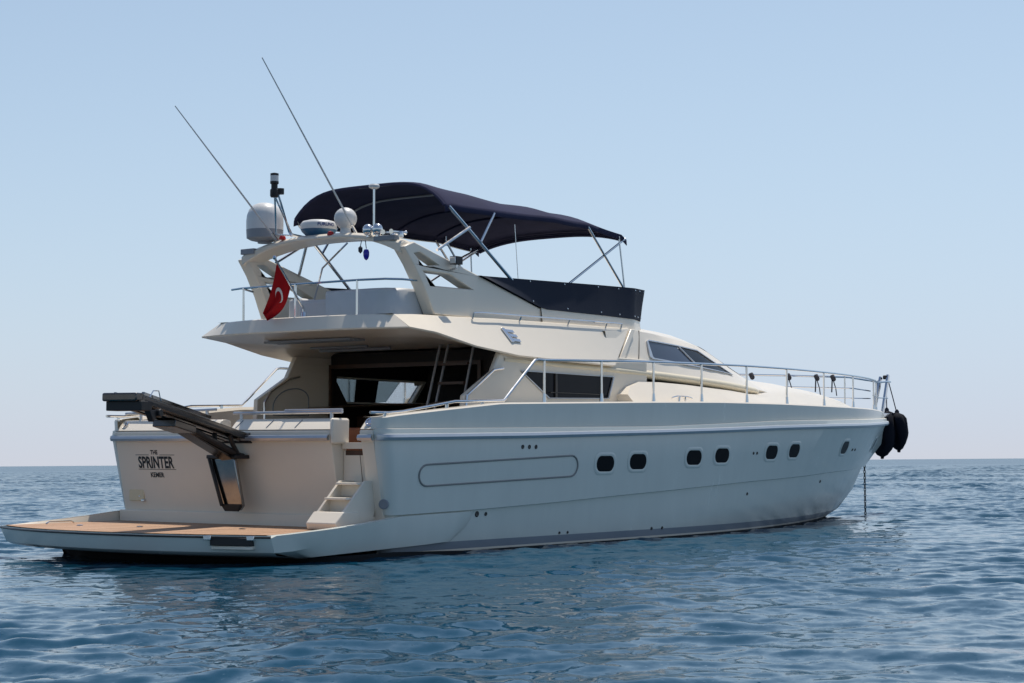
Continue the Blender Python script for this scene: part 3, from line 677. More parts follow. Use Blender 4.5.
for sg in (-1, 1):
    S_ = (lambda p: p) if sg < 0 else (lambda p: Vector((p.x, -p.y, p.z)))
    O, I = dens(PW), dens([(7.29, 3.205), (8.3, 3.172), (9.08, 3.132), (10.11, 2.788), (8.55, 2.873), (7.28, 2.933), (7.245, 2.955), (7.26, 3.19)])
    f = MB(); rows = [[S_(hside(x, z, .004)) for x, z in O], [S_(hside(x, z, .03)) for x, z in O], [S_(hside(x, z, .03)) for x, z in I], [S_(hside(x, z, .006)) for x, z in I]]
    f.grid([r + [r[0]] for r in rows]); sd = part('side_window', f, ALU, ph)
    for poly, m_ in (([(7.26, 3.205), (8.36, 3.172), (8.72, 2.863), (7.25, 2.933)], BLUEGLASS), ([(8.36, 3.172), (9.08, 3.132), (10.11, 2.788), (8.72, 2.863)], GLASS)):
        # ruled strip so that the pane follows the curved side
        n = 8; top = [(poly[0][0] + (poly[1][0] - poly[0][0]) * i / n, poly[0][1] + (poly[1][1] - poly[0][1]) * i / n) for i in range(n + 1)]
        bot = [(poly[3][0] + (poly[2][0] - poly[3][0]) * i / n, poly[3][1] + (poly[2][1] - poly[3][1]) * i / n) for i in range(n + 1)]
        g = MB(); g.grid([[S_(hside(a[0] + (b[0] - a[0]) * t, a[1] + (b[1] - a[1]) * t, .014)) for a, b in zip(top, bot)] for t in lin(0, 1, 5)]); part('pane', g, m_, sd)
    ds = MB(); ds.tube([S_(hside(8.36 + (8.72 - 8.36) * t, 3.155 + (2.88 - 3.155) * t, .024)) for t in lin(0, 1, 5)], .016, 6); part('window_bar', ds, ALU, sd)
    jt = MB(); jt.tube([S_(hside(7.10 - .42 * t, 3.365 - .63 * t, .004)) for t in lin(0, 1, 7)], .009, 5); part('panel_joint', jt, DARKFR, ph)
    up = MB(); up.plate([[S_(hside(x, z, .03)) for x, z in ((6.05, 2.78), (6.74, 3.36), (6.87, 3.36), (6.2, 2.78))]], (0, sg * .03, .0)); part('side_pillar', up, GEL, ph, bevel=.012)
ws = MB()
def roofz(X, y):
    xs = [s[0] for s in HS]; g = lambda i: float(np.interp(X, xs, [s[i] for s in HS])); ye, ze, zc_ = g(3), g(4), g(5); k = 1 - min(1, abs(y) / ye)
    return ze + (zc_ - ze) * (1 - (1 - k) ** 2.3)
ws.grid([[(X, y, roofz(X, y) + .022) for y in lin(-1.0, 1.0, 11)] for X in lin(10.1, 11.7, 12)]); part('windscreen', ws, GLASS, ph)

# belt moulding below the pilothouse and the foredeck coachroof
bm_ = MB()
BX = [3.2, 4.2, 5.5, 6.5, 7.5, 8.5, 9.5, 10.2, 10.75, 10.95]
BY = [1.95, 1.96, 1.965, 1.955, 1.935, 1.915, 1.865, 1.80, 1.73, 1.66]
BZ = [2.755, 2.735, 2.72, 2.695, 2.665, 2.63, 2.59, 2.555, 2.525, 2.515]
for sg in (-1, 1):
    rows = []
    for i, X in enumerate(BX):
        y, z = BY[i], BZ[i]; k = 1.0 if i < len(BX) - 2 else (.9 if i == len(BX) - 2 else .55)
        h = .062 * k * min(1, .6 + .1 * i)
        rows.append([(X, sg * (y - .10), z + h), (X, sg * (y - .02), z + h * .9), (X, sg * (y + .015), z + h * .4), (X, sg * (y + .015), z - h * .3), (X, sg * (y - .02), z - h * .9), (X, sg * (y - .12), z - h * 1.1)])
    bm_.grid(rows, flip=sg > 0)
part('belt_moulding', bm_, BOUNCE_GEL, Y0, angle=60)
TS = [  # X, foot y, shoulder y, shoulder z, crown z
    (6.05, 2.28, 2.14, 2.34, 2.36), (6.25, 2.28, 2.05, 2.46, 2.48), (6.6, 2.28, 1.99, 2.55, 2.57), (7.2, 2.28, 1.98, 2.56, 2.58), (8, 2.27, 1.97, 2.545, 2.57), (9.5, 2.20, 1.91, 2.495, 2.54), (10.3, 2.12, 1.83, 2.46, 2.53), (10.8, 2.05, 1.75, 2.46, 2.58), (11.4, 1.93, 1.60, 2.50, 2.74), (12.2, 1.77, 1.40, 2.54, 2.85),
    (13.7, 1.45, 1.08, 2.56, 2.80), (15.4, 1.08, .74, 2.52, 2.70), (16.6, .76, .48, 2.46, 2.58), (17.3, .52, .30, 2.40, 2.48), (17.9, .25, .12, 2.33, 2.36)]
tk = MB()
for sg in (-1, 1):
    rows = []
    for X, yf, ys, zs, zc_ in TS:
        z0 = zt(X) - .06
        r = [(X, yf, z0), (X, yf - .03, z0 + .05), (X, ys + .05, zs - .06), (X, ys, zs)] + [(X, max(1.94 if X < 6.3 else 0, ys * (1 - k)), zs + (zc_ - zs) * (1 - (1 - k) ** 2)) for k in (.15, .35, .6, 1.0)]
        rows.append([(x, sg * y, z) for x, y, z in r])
    tk.grid(rows, flip=sg < 0); e = rows[0][:4] + [(6.05, sg * 1.94, 2.35), (6.05, sg * 1.94, zt(6.05) - .06)]; tk.add(e, [tuple(range(len(e)))])
part('coachroof', tk, GEL, Y0, angle=40)

# ---- flybridge coaming, navy screen cover, seats
def fplan(s):   # plan curve of the coaming: s 0..1 from the arch foot to the centre line at the front
    xs = [3.12, 4.6, 6.2, 7.15, 7.66, 7.95, 8.08, 8.12]; ys = [1.60, 1.60, 1.60, 1.54, 1.34, .97, .48, 0.0]
    q = np.linspace(0, 1, 8); return float(np.interp(s, q, xs)), float(np.interp(s, q, ys))
co = MB()
for sg in (-1, 1):
    rows = []
    for s in lin(.14, 1, 50):
        x, y = fplan(s); rows.append([(x, sg * (y + .03), 3.34), (x, sg * y, 3.57), (x - .05, sg * (y - .05), 3.58), (x - .06, sg * (y - .07), 3.34)])
    co.grid(rows)
part('coaming', co, GEL, fly, angle=40)
sc = MB()
for sg in (-1, 1):
    rows = []
    for s in lin(0, 1, 60):
        x, y = fplan(s); f = min(1, max(0, (s - .28) / .5))
        zb = max(3.555, 3.93 - (x - 3.15) * .256)
        zt_ = 3.935 + (x - 3.1) * .029
        zb = min(zb, zt_ - .004)
        rows.append([(x, sg * (y + .012), zb), (x + .13 * f, sg * (y - .03 + .05 * f), .5 * (zb + zt_)), (x + .26 * f, sg * (y - .055 + .09 * f), zt_), (x + .24 * f, sg * (y - .085 + .09 * f), zt_ - .01), (x - .02, sg * (y - .06), zb)])
    sc.grid(rows)
scr = part('screen_cover', sc, NAVYC, Y0, angle=50)
for s in (.12, .2, .28, .36, .44, .5, .56, .62):
    x, y = fplan(s); f = min(1, max(0, (s - .28) / .5)); zt_ = 3.935 + (x - 3.1) * .029; zb = max(3.555, 3.93 - (x - 3.15) * .256)
    for t in (.1, .93):
        z = zb + (zt_ - zb) * t
        if zt_ - zb > .1: stud = MB(); stud.lathe((x + .26 * f * t, -(y + .012 + (-.067 + .09 * f) * t), z), [(.013, -.01), (.013, .006), (.006, .011)], 8, 0, (0, -1, .05)); part('stud', stud, STEEL, scr)
se = MB(); se.box((1.66, -.10, 3.3), (1.98, .50, 3.585)); se.box((1.98, -.10, 3.3), (2.5, .74, 3.5)); se.box((1.78, .52, 3.3), (2.5, .80, 3.63)); part('flybridge_seat', se, VINYL, fly, bevel=.05)
se = MB(); prof = [(1.52, -.16), (1.50, -.6), (1.50, -1.0), (1.54, -1.2), (1.68, -1.34), (1.95, -1.38), (2.6, -1.38)]
rows = [[(x, y, 3.3), (x - .01, y, 3.63), (x + .04, y + .03, 3.675), (x + .14, y + .09, 3.665), (x + .16, y + .12, 3.3)] for x, y in prof]
se.grid(rows); se.add(rows[0], [tuple(range(5))]); se.add(rows[-1], [tuple(range(5))]); se.box((1.62, -1.2, 3.3), (2.5, -.2, 3.5))
part('flybridge_seat', se, VINYL, fly, bevel=.0, angle=50)
he = MB(); he.box((5.6, -.9, 3.3), (6.3, .1, 3.8)); part('helm_console', he, GEL, fly, bevel=.05)
fr2 = MB(); fr2.tube([(1.46, 1.58, 3.775), (1.37, 1.3, 3.775), (1.34, .3, 3.775), (1.34, -.9, 3.775), (1.42, -1.3, 3.775), (1.6, -1.45, 3.775), (1.9, -1.5, 3.775)], .015, 8)
fr2.tube([(1.36, 1.3, 3.775), (1.6, 1.3, 3.74)], .014, 6)
arl = part('aft_rail', fr2, STEEL, fly)
for x, y in ((1.36, 1.25), (1.34, .24), (1.34, -.88)):
    s = MB(); s.tube([(x, y, 3.28), (x, y, 3.775)], .016, 8); part('stanchion', s, STEEL, arl)

# ---- radar arch
AO = [(1.52, 4.20), (1.74, 4.285), (3.15, 3.93), (4.59, 3.56), (4.60, 3.33), (2.10, 3.33), (1.90, 3.70), (1.71, 3.98)]
H1 = [(1.73, 4.13), (1.86, 4.155), (2.24, 4.01), (1.93, 3.975)]
H2 = [(1.91, 3.90), (2.48, 3.90), (2.95, 3.73), (2.16, 3.72)]
ar = MB()
for sg in (-1, 1):
    pr = lambda l: [(x, sg * (1.535 + (4.25 - z) * .07), z) for x, z in l]
    ar.plate([pr(AO), pr(H1), pr(H2)], (0, -sg * .20, 0))
yy = lin(-1.465, 1.465, 31); rows = []
for y in yy:
    t = abs(y) / 1.465; zc_ = 4.47 - .19 * t ** 2.6; th = .075 + .09 * t ** 3; x0, x1 = 1.53, 2.06 - .26 * t ** 3
    rows.append([(x0, y, zc_ - th), (x0 - .01, y, zc_ - .04), (x0 + .05, y, zc_), (x1 - .05, y, zc_ + .005), (x1, y, zc_ - .04), (x1 - .02, y, zc_ - th), (x0, y, zc_ - th)])
ar.grid(rows)
for r in (rows[0], rows[-1]): ar.add(r[:-1], [tuple(range(6))])
arch = part('radar_arch', ar, GEL, Y0, bevel=.015)
nv = MB(); nv.box((1.50, 1.20, 4.27), (1.66, 1.46, 4.35)); part('lamp_housing', nv, DOMEG, arch, bevel=.01)
nv = MB(); nv.box((1.50, -1.02, 4.30), (1.62, -1.38, 4.37)); part('lamp_housing', nv, DOMEG, arch, bevel=.01)
for y in (.70, -.20):
    nv = MB(); nv.lathe((1.56, y, 4.44), [(.045, 0), (.05, .02), (.038, .05), (.01, .06)], 12); part('red_lamp', nv, REDL, arch)
dm = MB(); dm.lathe((1.62, 1.10, 4.44), [(.10, -.02), (.10, .0), (.20, .02), (.255, .05), (.262, .17)], 32, 1)
dm.lathe((1.62, 1.10, 4.44), [(.262, .17), (.262, .30), (.252, .38), (.222, .46), (.165, .52), (.09, .55), (.0, .558)], 32, 0); part('satellite_dome', dm, [DOME, DOMEG], arch, angle=45)
rd = MB(); rd.lathe((1.80, .24, 4.45), [(.10, 0), (.17, .03), (.235, .09), (.25, .12)], 32, 1); rd.lathe((1.80, .24, 4.45), [(.252, .12), (.256, .15), (.252, .20), (.22, .235), (.15, .252), (.0, .258)], 32, 0)
rad = part('radar_scanner', rd, [DOME, RADB], arch, angle=45)
tx_ = MB(); aim = math.atan2(-17.2 - .24, -17.3 - 1.80)
tx_.text('FURUNO', lambda u, v: (1.80 + .2565 * math.cos(aim + .45 + u / .256), .24 + .2565 * math.sin(aim + .45 + u / .256), 4.605 + v), .065, 1.0, .002); part('lettering', tx_, INK, rad, flat=True)
sb = MB(); sb.lathe((1.72, -.33, 4.43), [(.10, 0), (.085, .02), (.07, .10), (.08, .13)], 20); sb.lathe((1.72, -.33, 4.68), [(.0, -.156)] + [(.158 * math.cos(R(a)), .152 * math.sin(R(a))) for a in range(-75, 90, 15)] + [(.0, .154)], 24); part('satellite_ball', sb, DOME, arch, angle=60)
gp = MB(); gp.tube([(1.48, -1.05, 4.38), (1.48, -1.05, 5.0)], .016, 8); gp.lathe((1.48, -1.05, 5.0), [(.03, 0), (.07, .02), (.075, .045), (.06, .065), (.0, .072)], 18, 1); part('satellite_receiver', gp, [STEEL, DOME], arch)
hn = MB()
for y, x, L in ((-.93, 1.5, .2), (-1.08, 1.52, .24)):
    hn.lathe((x, y, 4.46), [(.0, -.075)] + [(.08 * math.cos(R(a)), .08 * math.sin(R(a))) for a in range(-70, 90, 20)] + [(.0, .08)], 14)
    hn.tube([(x, y, 4.36), (x, y, 4.42)], .03, 8)
for y in (-1.32, -1.46):
    hn.lathe((1.35, y, 4.39), [(.034, 0), (.024, .04), (.016, .10), (.016, .3), (.03, .34)], 14, 0, (1, .1, .05)); hn.lathe((1.55, y, 4.37), [(.035, -.04), (.04, 0), (.03, .04)], 12)
part('horn', hn, STEEL, arch)
for base, tip in (((1.45, .70, 4.42), (-.50, .70, 6.02)), ((1.70, -.56, 4.44), (-.18, -.56, 6.56))):
    w = MB(); a, b = Vector(base), Vector(tip); w.tube([a, a + (b - a) * .06], .022, 8, 1); w.tube([a + (b - a) * .05, a + (b - a) * .3, a + (b - a) * .65, b], [.015, .013, .010, .007], 7); part('whip_antenna', w, [DOME, STEEL], arch)
ml = MB(); ml.tube([(1.45, .42, 4.46), (1.48, .50, 4.53), (1.25, .52, 5.10)], .016, 8); ml.tube([(1.75, .46, 4.48), (1.50, .47, 4.50), (1.19, .50, 5.0)], .014, 8)
ml.tube([(1.85, .47, 4.49), (1.35, .62, 4.49), (1.22, .53, 4.98)], .014, 8)
ml.lathe((1.18, .5, 4.98), [(.05, 0), (.06, .02), (.06, .10), (.045, .12), (.045, .18), (.06, .19), (.06, .22)], 14, 1); ml.lathe((1.18, .5, 5.20), [(.058, 0), (.058, .08)], 14, 2); ml.lathe((1.18, .5, 5.28), [(.058, 0), (.058, .03), (.02, .04)], 14, 1); ml.lathe((1.27, .47, 5.03), [(.05, 0), (.05, .08)], 10, 1)
part('mast_light', ml, [STEEL, BLACK, DOME], arch)
sp = MB(); sp.box((2.42, -1.60, 4.03), (2.56, -1.72, 4.14)); sp.tube([(2.5, -1.52, 3.96), (2.5, -1.66, 3.98), (2.5, -1.66, 4.06)], .018, 6, 1); sp.box((2.41, -1.61, 4.04), (2.42, -1.71, 4.13), 1); part('floodlight', sp, [BLACK, STEEL], arch, bevel=.012)
sr_ = MB(); sr_.tube([(2.25, .1, 4.42), (1.95, .3, 4.05), (2.35, .9, 3.4)], .014, 6); sr_.tube([(1.95, .6, 4.40), (2.6, 1.35, 4.05), (2.9, 1.5, 3.92)], .022, 6); part('arch_brace', sr_, STEEL, arch)

# ---- bimini
ze_ = ip([2.5, 3.6, 5.0, 6.0, 7.1], [4.90, 4.90, 4.95, 4.95, 4.86]); cam_ = ip([2.5, 3.2, 4.4, 5.4, 6.2, 7.1], [.405, .37, .275, .25, .235, .165]); ex_ = ip([2.5, 4.4, 7.1], [4.4, 3.4, 3.0])
hw = ip([2.5, 3.5, 5, 7.1], [1.41, 1.49, 1.52, 1.46])
XB = [2.55, 3.58, 5.0, 5.95, 7.08]
def bz(X, v):
    sag = 0
    for a, b in zip(XB[:-1], XB[1:]):
        if a <= X <= b: sag = .018 * math.sin(math.pi * (X - a) / (b - a)) ** 1.3
    return ze_(X) + cam_(X) * (1 - abs(v) ** ex_(X)) - sag * (1 - abs(v) ** 4 * .6)
bi = MB(); xs_ = lin(2.55, 7.08, 60); vs_ = [-1.0, -.985, -.96, -.92] + lin(-.85, .85, 21) + [.92, .96, .985, 1.0]
def bp(X, v, d=0): return (X, hw(X) * v, bz(X, v) + d)
rowsT = []
for X in xs_:
    dip = .04 * max(0, 1 - (X - 2.55) / .12) + .06 * max(0, 1 - (7.08 - X) / .14)
    r = [bp(X, v, -dip) for v in vs_]
    zs_l = r[0][2] - .085; zs_r = r[-1][2] - .085
    rowsT.append([(X, -hw(X) * 1.005, zs_l)] + r + [(X, hw(X) * 1.005, zs_r)])
bi.grid(rowsT)
def lip_(X, sgn): return [(X, rowsT[0 if sgn < 0 else -1][j][1] * .998, rowsT[0 if sgn < 0 else -1][j][2] - .06) for j in range(len(rowsT[0]))]
bi.tube([(7.075, p[1], p[2] - .015) for p in rowsT[-1][2:-2]], .032, 8)
bi.tube([(2.56, p[1], p[2] - .012) for p in rowsT[0][2:-2]], .022, 8)
canb = part('bimini', bi, NAVY, Y0, angle=60)
md = canb.modifiers.new('thick', 'SOLIDIFY'); md.thickness = .012
sm = MB()
for X in XB[1:-1]: sm.tube([bp(X, v, -.03) for v in lin(-.97, .97, 25)], .016, 6, 0 if X == 3.58 else 1)
sm.tube([bp(2.70, v, -.03) for v in lin(-.985, .2, 25)], .007, 6); sm.tube([bp(6.98, v, -.07) for v in lin(-.95, .95, 25)], .014, 6, 1)
part('hoop', sm, [DOMEG, NAVY], canb)
pp = MB(); pp.tube([(X, hw(X) * .995, rowsT[i][-1][2] - .006) for i, X in enumerate(xs_[2:-2], 2)], .010, 5)
part('piping', pp, DOME, canb)
def pole(pts, r=.019):
    m = MB(); m.tube(pts, r, 8); part('pole', m, STEEL, canb)
for sg in (-1, 1):
    pole([(2.62, sg * 1.43, 4.86), (3.95, sg * 1.53, 3.93)], .024); pole([(3.58, sg * 1.49, 4.86), (3.25, sg * 1.50, 4.42)])
    pole([(2.27, sg * 1.50, 4.22), (3.0, sg * 1.50, 4.60)], .021); pole([(5.95, sg * 1.49, 4.90), (6.93, sg * 1.50, 4.03)]); pole([(7.05, sg * 1.45, 4.82), (5.38, sg * 1.52, 3.98)])
    pole([(6.86, sg * 1.46, 4.84), (6.96, sg * 1.50, 4.03)], .014)
pole([(7.0, 1.40, 4.84), (6.2, 1.44, 4.50)]); pole([(6.4, 1.25, 5.14), (6.12, 1.40, 5.03), (6.14, 1.42, 4.90), (6.7, 1.5, 4.45), (6.95, 1.52, 4.05)])
wa = MB(); wa.tube([(4.14, -1.5, 3.95), (4.08, -1.48, 4.75)], .006, 5); part('tie_down', wa, STEEL, canb)

# ---- swim platform
def outline(y0, xa, xc, n=21):
    return [(xa + (xc - xa) * (1 - (abs(y) / y0) ** 2.2), y) for y in lin(-y0, y0, n)]
pf = MB()
top = outline(2.40, -1.86, -2.42); mid = outline(2.38, -1.78, -2.36); bot = outline(2.25, -1.15, -1.68); blk = outline(2.22, -1.02, -1.55)
zt_p = [.527] * 21
rows = [[(x, y, .527) for x, y in top], [(x, y, .50) for x, y in top], [(x, y, .33) for x, y in mid], [(x + .06, y * .99, .295) for x, y in mid], [(x - .12, y, .245) for x, y in bot], [(x, y, .225) for x, y in blk]]
pf.grid(rows)
# side faces (sponsons) merging into the hull below the knuckle
def sponson(sg):
    r = [[(-1.86, sg * 2.32, .5268), (-1.86, sg * 2.335, .527), (-1.86, sg * 2.40, .50), (-1.78, sg * 2.38, .33), (-1.27, sg * 2.25, .245), (-1.02, sg * 2.22, .225)]]
    for X, yo, zo, d in ((-1.78, 2.415, .532, 0), (-1.6, 2.44, .541, 0), (-1.3, 2.46, .558, 0), (-.9, 2.478, .582, 0), (-.4, 2.49, .618, 0), (.0, 2.49, .655, 0), (.4, 0, .69, .035), (1.0, 0, .704, .035), (1.55, 0, .714, .035), (1.80, 0, .719, .030), (1.93, 0, .722, -.004)):
        k = min(1, max(0, (X + 1.86) / .95)); k = k * k * (3 - 2 * k)
        xb = X + .56 * (1 - k) if X < .4 else X - .46 * max(0, (X - .9)) / 1.03
        xm = X + .08 * (1 - k) + (xb - X) * .4 * k
        if yo == 0:
            yo = hullY(X, zo) + d; yb = hullY(xb, .33) + d + .01; ym = hullY(xm, .56) + d + .01
        else: yb = 2.25 + (2.385 - 2.25) * k; ym = (yo - .02) * (1 - k) + (yo * .6 + yb * .4) * k
        zb = .245 + .087 * min(1, max(0, (X + 1.4) / 2.9))
        r.append([(X, sg * (yo - .075), zo - .001), (X, sg * (yo - .06), zo), (X, sg * yo, zo - .006), (xm, sg * ym, .33 * (1 - k) + (zo + (zb - zo) * .55) * k), (xb, sg * yb, zb), (xb + .05, sg * (yb - .35), zb - .03)])
    return r
for sg in (-1, 1): pf.grid(sponson(sg), flip=sg > 0)
plat = part('swim_platform', pf, HULL, Y0, angle=32)
tk_ = MB(); tp = [(x + .035, y * .975) for x, y in top]; n_ = len(tp)
tk_.add([(x, y, .534) for x, y in tp] + [(.22, y, .534) for x, y in tp], [(i, i + 1, n_ + i + 1, n_ + i) for i in range(n_ - 1)])
part('teak_deck', tk_, TEAK, plat)
for sg in (-1, 1):
    bw = MB(); bw.grid([[(X, sg * (yo - .073), zo), (X, sg * (yo - .10), .53)] for X, yo, zo in ((-1.80, 2.41, .53), (-1.6, 2.44, .5415), (-1.3, 2.46, .5585), (-.9, 2.478, .5825), (-.4, 2.49, .6185), (.0, 2.49, .6555), (.3, 2.48, .683))])
    part('bulwark', bw, GEL, plat)
tm = MB(); tm.tube([(x - .004, y, .505) for x, y in top], .012, 6); part('edge_trim', tm, DARKFR, plat)
ub = MB(); rows = [[(x, y, .24) for x, y in blk], [(x + .1, y * .98, .1) for x, y in blk], [(x + .5, y * .9, -.35) for x, y in blk]]; ub.grid(rows)
for sg in (-1, 1): ub.grid([[(-1.02, sg * 2.22, .24), (-.9, sg * 2.1, -.2)], [(-.6, sg * 2.36, .24), (-.5, sg * 2.2, -.2)], [(.3, sg * 2.40, .25), (.3, sg * 2.25, -.2)], [(2.0, sg * 2.36, .20), (2.0, sg * 2.2, -.2)]])
part('platform_keel', ub, ANTIF, plat)
bl = MB(); bl.box((-2.02, -1.98, .40), (-1.80, -1.48 - .55, .50)); bl.v = []; bl.f = []; bl.m = []
bl.beam((-2.10, -1.70, .455), (-1.93, -2.20, .455), .12, .09, 0)
bl.beam((-2.18, -1.66, .50), (-2.14, -1.74, .50), .10, .05, 1); bl.beam((-1.99, -2.16, .50), (-1.95, -2.24, .50), .10, .05, 1); bl.beam((-2.08, -1.70, .385), (-1.93, -2.20, .385), .10, .04, 2)
part('folding_ladder', bl, [BLACK, STEEL, GEL], plat, bevel=.006)
for x, y in ((-1.2, .5), (-.9, -1.0), (-1.4, 1.4)):
    d = MB(); d.lathe((x, y, .535), [(.04, 0), (.045, .006), (.03, .012)], 12); part('deck_fitting', d, STEEL, plat)
d = MB(); d.tube([(-1.35, 2.12, .54), (-1.3, 2.12, .562), (-.92, 2.14, .562), (-.87, 2.14, .54)], .010, 6); part('cleat', d, STEEL, plat)

# ---- passerelle: slewed to starboard on its hinge, tip raised
SLEW = math.atan2(.86, 3.05)
class PM(MB):
    """pieces given in the frame of the gangway: x along it (aft negative), turned about the hinge"""
    def turn(s):
        c, n = math.cos(SLEW), math.sin(SLEW)
        s.v = [(.05 + (p[0] - .05) * c - (p[1] - .06) * n, .06 + (p[0] - .05) * n + (p[1] - .06) * c, p[2]) for p in s.v]
        return s
A, B = Vector((.05, .06, 1.66)), Vector((-2.62, .06, 2.09))
D = (B - A)
def al(t, y=0, dz=0): p = A + D * t; return (p.x, p.y + y, p.z + dz)
pw = PM()
pw.beam(al(0), al(.98), .44, .05)
for y in (-.205, .205): pw.beam(al(.0, y, .0), al(1.0, y, .01), .05, .085)
pas = part('passerelle', pw.turn(), DARKST, Y0, bevel=.008)
for y in (-.12, 0, .12): q = PM(); q.beam(al(.05, y, -.045), al(.97, y, -.045), .05, .05); part('rib', q.turn(), POLISH, pas, bevel=.006)
q = PM()
for y in (-.232, .232): q.beam(al(.08, y, -.012), al(.97, y, -.002), .006, .03)
part('side_strip', q.turn(), BLACK, pas)
q = PM()
for y in (-.19, .19): q.beam(al(.38, y, .085), al(.97, y, .085), .035, .045)
for t in (.4, .58, .76, .94): q.beam(al(t, -.19, .085), al(t, .19, .085), .04, .03)
part('upper_section', q.turn(), POLISH, pas, bevel=.006)
q = PM(); q.box((-2.74, -.17, 2.07), (-2.57, .30, 2.17)); part('end_box', q.turn(), DARKST, pas, bevel=.02)
q = PM(); q.box((-2.68, -.2, 1.96), (-2.44, .28, 2.075)); q.lathe((-2.3, -.22, 1.94), [(.05, -.02), (.05, .1)], 12, 0, (0, 1, 0)); q.plate([[(-2.5, -.2, 1.97), (-2.26, -.2, 1.98), (-2.40, -.2, 1.83)]], (0, .08, 0)); part('roller_bracket', q.turn(), BLACK, pas, bevel=.01)
q = PM(); q.tube([(-2.5, -.2, 2.12), (-2.42, -.2, 2.20), (-2.30, -.2, 2.20), (-2.25, -.2, 2.08)], .007, 6); part('wire_loop', q.turn(), STEEL, pas)
q = PM(); q.beam((-1.75, .06, 1.83), (-1.25, .06, 1.75), .32, .09); q.beam((-1.3, .06, 1.75), (-.12, .06, 1.39), .20, .07); part('lift_arm', q.turn(), DARKST, pas, bevel=.012)
q = PM(); q.tube([(-1.45, -.06, 1.80), (-.15, -.06, 1.45)], .04, 10); q.tube([(-.62, .02, 1.75), (-.56, .02, 1.6), (-.54, .02, 1.50)], .03, 8); q.tube([(-.42, -.1, 1.70), (-.34, -.1, 1.58), (-.16, -.08, 1.45), (-.02, -.08, 1.43)], .03, 8); part('hydraulic_ram', q.turn(), BLACK, pas)
q = MB(); q.plate([[(-.185, .30, 1.40), (-.185, -.13, 1.40), (-.098, -.20, .78), (-.092, -.14, .72), (-.092, .10, .72), (-.098, .16, .78)]], (.06, 0, .006)); ped = part('lift_blade', q, POLISH, pas, bevel=.015)
q = MB(); q.plate([[(-.109, .165, .80), (-.109, -.205, .80), (-.088, -.145, .712), (-.088, .105, .712)]], (-.02, 0, 0)); part('blade_tip', q, BLACK, ped, bevel=.008)
q = MB(); q.box((-.22, -.18, 1.39), (.08, .34, 1.44)); q.tube([(-.215, .29, 1.40), (-.14, .12, .78)], .026, 8); part('blade_ram', q, BLACK, ped, bevel=.01)
q = MB(); q.lathe((.0, -.26, 1.66), [(.07, 0), (.07, .62)], 14, 0, (0, 1, 0)); part('hinge', q, BLACK, pas)

# ------------------------------------------------------------------ things lifted onto or hung from the yacht
stp = thing('boarding_steps', (-.1, -2.0, .54), 'white three tread boarding steps standing on the teak swim platform at the transom gate', 'boarding steps')
for y in (-1.775, -2.215):
    c = MB(); c.plate([[(-.50, y, .60), (-.42, y, .75), (-.02, y, 1.125), (.30, y, 1.125), (.24, y, .95), (.12, y, .60)]], (0, .035 if y < -2 else -.035, 0)); part('side_cheek', c, GEL, stp, bevel=.008)
for x, z in ((-.26, .925), (-.05, 1.105)):
    c = MB(); c.box((x - .06, -1.81, z - .03), (x + .17, -2.18, z)); part('tread', c, GEL, stp, bevel=.008)
for x, z in ((-.20, .75), (.0, .93)):
    c = MB(); c.box((x, -1.81, z), (x + .03, -2.18, z + .15)); part('riser', c, GEL, stp)
c = MB(); pr_ = [(-.58, .62), (-.44, .755), (-.16, .755), (-.16, .545), (-.55, .545)]
c.add([(x, -1.75, z) for x, z in pr_] + [(x, -2.235, z) for x, z in pr_], [(0, 1, 2, 3, 4), (9, 8, 7, 6, 5)] + [(i, (i + 1) % 5, 5 + (i + 1) % 5, 5 + i) for i in range(5)]); part('base_step', c, GEL, stp, bevel=.012)

# flag on its staff
fg = thing('flag', (1.2, -.05, 3.30), 'red flag with white crescent hanging limp from a staff behind the flybridge', 'flag')
s = MB(); s.tube([(1.2, -.05, 3.29), (1.19, -.05, 3.42), (.62, -.05, 4.06)], .016, 8); s.lathe((.62, -.05, 4.06), [(.02, -.02), (.028, .0), (.02, .03)], 10); s.lathe((1.2, -.05, 3.285), [(.05, 0), (.045, .02), (.03, .09)], 10); part('flagstaff', s, STEEL, fg)
c00, c10, c01, c11 = Vector((.66, -.05, 3.99)), Vector((.93, -.05, 3.69)), Vector((.78, .31, 3.345)), Vector((.90, .34, 3.245))
def cloth(s_, t, d=0.0):
    p = (c00 * (1 - s_) + c10 * s_) * (1 - t) + (c01 * (1 - s_) + c11 * s_) * t
    p = p + Vector((.10, .02, -.05)) * math.sin(t * math.pi) * (.4 + .6 * s_)
    w = .035 * math.sin(s_ * 11 + t * 2.5) * (.15 + t * .9); n_ = Vector((-.75, -.6, .1)).normalized()
    return p + n_ * (w + d)
c = MB(); c.grid([[cloth(i / 24, j / 30) for j in range(31)] for i in range(25)]); cf = part('flag_cloth', c, FLAGR, fg, angle=80)
cr_ = MB(); o_, i_ = [], []
for k in range(25):
    a = R(-140 + 280 * k / 24)
    o_.append((.52 + .27 * math.sin(a), .40 - .13 * math.cos(a))); i_.append((.52 + .21 * math.sin(a * 1.02), .44 - .105 * math.cos(a * 1.02)))
for d in (.006, -.006): cr_.grid([[cloth(p[0], p[1], d) for p in o_], [cloth(p[0], p[1], d) for p in i_]])
part('crescent', cr_, WHITE, cf)

